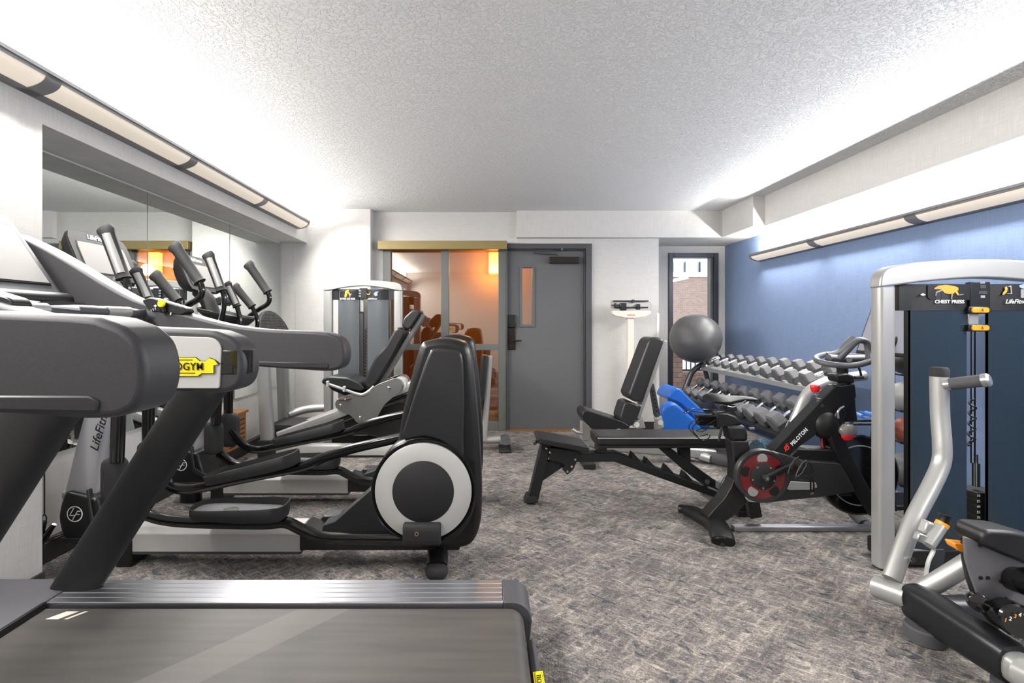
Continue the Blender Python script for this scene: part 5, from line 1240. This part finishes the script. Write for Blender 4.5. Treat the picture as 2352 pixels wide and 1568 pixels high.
# beam scale
def scale():
    Y = 5.52
    r = thing('physician_scale', 'cream beam scale with black sliding weights, standing against white wall beside the door', 'scale', ((1449-VX)*Y/FPX, Y, 0))
    def bx_(a, b, c, d, y0, y1, nm, mt, bev=.003, par=None):
        return MB().box((a-VX)*Y/FPX, (b-VX)*Y/FPX, y0, y1, CH-(d-VY)*Y/FPX, CH-(c-VY)*Y/FPX).build(nm, mt, par or r, bevel=bev)
    x0, x1 = (1442-VX)*Y/FPX, (1456-VX)*Y/FPX
    MB().box(x0, x1, Y, Y+.07, .06, CH-(729-VY)*Y/FPX).build('column', 'cream', r, bevel=.006)
    MB().box(x0-.10, x1+.10, Y-.34, Y+.09, .015, .07).build('platform', 'cream', r, bevel=.015)
    MB().box(x0-.09, x1+.09, Y-.33, Y+.0, .07, .076).build('platform_mat', 'rubber', r, bevel=.002)
    for dx in (-.07, .13):
        for dy in (-.30, .05): MB().cyl((x0+dx, Y+dy, 0), (x0+dx, Y+dy, .02), .018, 12).build('foot', 'rubber', r)
    MB().prism(XZ([(1405, 713.5), (1494, 713.5), (1494, 720), (1483, 727), (1458, 730), (1438, 730), (1412, 725), (1406, 721)], Y), Y-.02, Y+.05).build('head', 'cream', r, bevel=.004)
    text('DETECTO', W(1450, 723.5, Y-.022), .019, 'red_print', r, 'lettering')
    for a, b_, y_ in ((1408, 1490, 691), (1412, 1489, 706)):
        bx_(a, b_, y_-1.6, y_+1.6, Y+.0, Y+.012, 'beam', 'black')
    MB().prism(XZ([(1404, 690), (1492, 690), (1493, 708), (1404, 710)], Y), Y+.03, Y+.034).build('beam_plate', 'silver_light', r)
    bx_(1424, 1438, 696, 713, Y-.02, Y+.025, 'sliding_weight', 'black_gloss', .004)
    bx_(1461, 1470, 698, 711, Y-.015, Y+.02, 'sliding_weight', 'black_gloss', .004)
    bx_(1451.5, 1457.5, 688, 695, Y-.01, Y+.02, 'sliding_weight', 'black', .003)
    bx_(1411, 1416, 696, 706, Y-.01, Y+.02, 'balance_nut', 'black', .003)
    MB().cyl(W(1404, 701, Y), W(1424, 701, Y), .005, 8).build('balance_screw', 'steel_dark', r)
    MB().tube([W(1492, 692, Y), W(1496, 700, Y), W(1494, 714, Y)], .004, 8).build('beam_guide', 'silver', r)
scale()
# blue folded mats
def mats():
    r1 = [(998, 775), (1000, 742), (1040, 703), (1078, 712), (1130, 765), (1235, 862), (1262, 905), (1262, 962), (1195, 962), (1175, 920), (1120, 850), (1060, 800)]
    q = XZ([tuple(p) for p in spline(q3(r1), 3, True)], 4.86)
    m1 = MB().prism(q, 4.86, 5.20).build('folded_mat', 'blue_mat', None, bevel=.02, seg=4, ang=50)
    tag(m1, 'upper curled flap of glossy blue foam mat leaning on the rack end', 'exercise mat')
    r2 = [(942, 880), (955, 828), (992, 795), (1040, 800), (1110, 862), (1160, 905), (1200, 962), (1205, 1060), (960, 1060), (945, 960)]
    q = XZ([tuple(p) for p in spline(q3(r2), 3, True)], 4.76); zm = min(z for x, z in q)
    q2 = [(x, z if z > .20 else max(.0, (z-zm)*.2/(.20-zm))) for x, z in q]
    m2 = MB().prism(q2, 4.72, 4.845).build('rolled_mat', 'blue_mat', None, bevel=.03, seg=4, ang=50)
    tag(m2, 'lower bulging blue foam mat behind the raised bench backrest', 'exercise mat')
mats()
# foam roller
p = W(1741, 1020, 4.60)
o = MB().tube([(2.50, 4.62, .076), (2.54, 4.66, .076), (2.95, 5.10, .076)], [.07, .075, .075], 32).build('foam_roller', 'speckle_teal', None, bevel=.006, ang=40)
tag(o, 'dark teal speckled foam roller lying on the carpet under the rack', 'foam roller')
# slatted wooden box on the wall
r = thing('wooden_wall_box', 'small slatted wooden box fixed low on the wall under the mirror', 'box', (XL, 4.25, .12))
MB().box(XL+.052, XL+.17, 4.12, 4.44, .16, .44).build('box_body', 'wood', r, bevel=.004)
MB().box(XL+.045, XL+.185, 4.10, 4.46, .44, .465).build('box_lid', 'wood', r, bevel=.006)
MB().box(XL, XL+.052, 4.1, 4.4, .2, .4).build('wall_bracket', 'wood', r)
for i in range(6):
    for a, b in ((4.15, 4.26), (4.30, 4.41)): MB().box(XL+.1695, XL+.1715, a, b, .185+.04*i, .194+.04*i).build('slot', 'black', r)
# hanging cord with plastic clip
r = thing('hanging_clip', 'thin black cord with plastic clip hanging down to the baseboard ledge', 'cord clip', (XL+.03, 2.52, .105))
xk, yk = XL+.075, 2.52
MB().tube([(xk, yk, 1.30), (xk, yk, .95), (xk+.001, yk, .265)], .003, 8).build('cord', 'black', r)
MB().tube(spline([(xk, yk, .265), (xk-.012, yk, .245), (xk, yk, .22), (xk+.012, yk, .245)], 4, True), .003, 8, closed=True).build('cord_loop', 'black', r)
MB().tube([(xk, yk, .23), (xk-.015, yk, .18), (xk-.042, yk, .107)], [.014, .018, .008], 12, r2=.010).build('clip_jaw', 'black_gloss', r)
MB().tube([(xk+.05, yk, .215), (xk+.01, yk, .16), (xk-.02, yk, .107)], [.010, .018, .008], 12, r2=.010).build('clip_jaw', 'black_gloss', r)
MB().cyl((xk-.01, yk-.015, .165), (xk-.01, yk+.015, .165), .007, 12).build('clip_spring', 'chrome', r)
o = MB().tube(spline([(-2.26, 2.30, .112), (-2.265, 2.5, .110), (-2.24, 2.66, .111), (-2.235, 2.72, .06), (-2.2, 2.76, .006), (-2.12, 2.74, .006)], 6), .0045, 8).build('power_cord', 'black', None)
tag(o, 'black power cord lying along the black baseboard ledge to the cross trainer', 'cord')
# medicine ball tree and small blue dumbbells beyond the bike
def ballrack():
    Y = 3.385; X = 2.835
    r = thing('medicine_ball_rack', 'black rack holding medicine balls, glimpsed through the gap of the chest press tower', 'rack', (X, Y, 0))
    MB().cyl((X+.03, Y+.15, .03), (X+.03, Y+.15, 1.15), .018, 14).build('post', 'black', r)
    MB().box(2.70, 2.97, Y-.10, Y+.17, 0, .03).build('base', 'black', r, bevel=.008)
    cs = [(.98, 'ball_black', 'dark olive medicine ball, topmost on the ball rack', .10), (.73, 'ball_grey2', 'grey medicine ball on the rack between olive and brown balls', .10), (.50, 'ball_brown', 'brown medicine ball seen through the gap beside the silver upright', .085), (.235, 'ball_soft', 'soft grey medicine ball lettered SPORT, lowest on the ball rack', .11)]
    for z, m_, lb, rr in cs:
        MB().tube([(X+.03, Y+.15, z-rr-.008), (X, Y, z-rr-.006)], .006, 10).lathe([(.03, 0), (.034, 0), (.034, .004), (.03, .004)], (X, Y, z-rr-.002), (0, 0, 1), 24, True).build('ball_ring', 'black', r)
        o = MB().sphere((0, 0, 0), rr, 32).build('medicine_ball', m_, None, ang=80); o.location = (X, Y, z+.004)
        tag(o, lb, 'medicine ball', 'medicine balls on the rack')
    text('SPORT', (X-.03, Y-.105, .24), .05, 'white_print', bpy.data.objects['medicine_ball.003'], 'lettering', rot=Matrix.Rotation(-.5, 3, 'Y')@Matrix.Rotation(PI/2, 3, 'X'))
mat('ball_black', '2b2e2a', .4); mat('ball_grey2', '8b8b88', .5); mat('ball_brown', '8a4a36', .5); mat('ball_soft', '6b6b6b', .6)
ballrack()
def bluerack():
    Y = 3.36
    r = thing('small_dumbbell_stand', 'small black stand holding blue dumbbells beside the exercise bike', 'dumbbell stand', (2.53, Y, 0))
    for z in (.56, .36):
        for dy in (-.05, .07): MB().tube([(2.42, Y+dy, z), (2.65, Y+dy, z)], .008, 10).build('bar', 'black', r)
    for x in (2.43, 2.64):
        for dy in (-.14, .14): MB().tube([(x, Y+dy*.9, .015), (x, Y+.01+dy*.25, .60)], .010, 10, r2=.014).build('leg', 'black', r)
    for z, lb in ((.612, 'blue vinyl dumbbell on the upper bars of the small stand'), (.412, 'blue vinyl dumbbell on the lower bars of the small stand')):
        for k, x in enumerate((2.485, 2.59)):
            dumbbell(lb+(', nearer the bike frame' if k == 0 else ', farther from the bike frame'), (x, Y-.075, z), (x+.02, Y+.095, z), .040, .05, 'blue dumbbells on the small stand', 'blue_vinyl', 'vinyl_dumbbell')
bluerack()
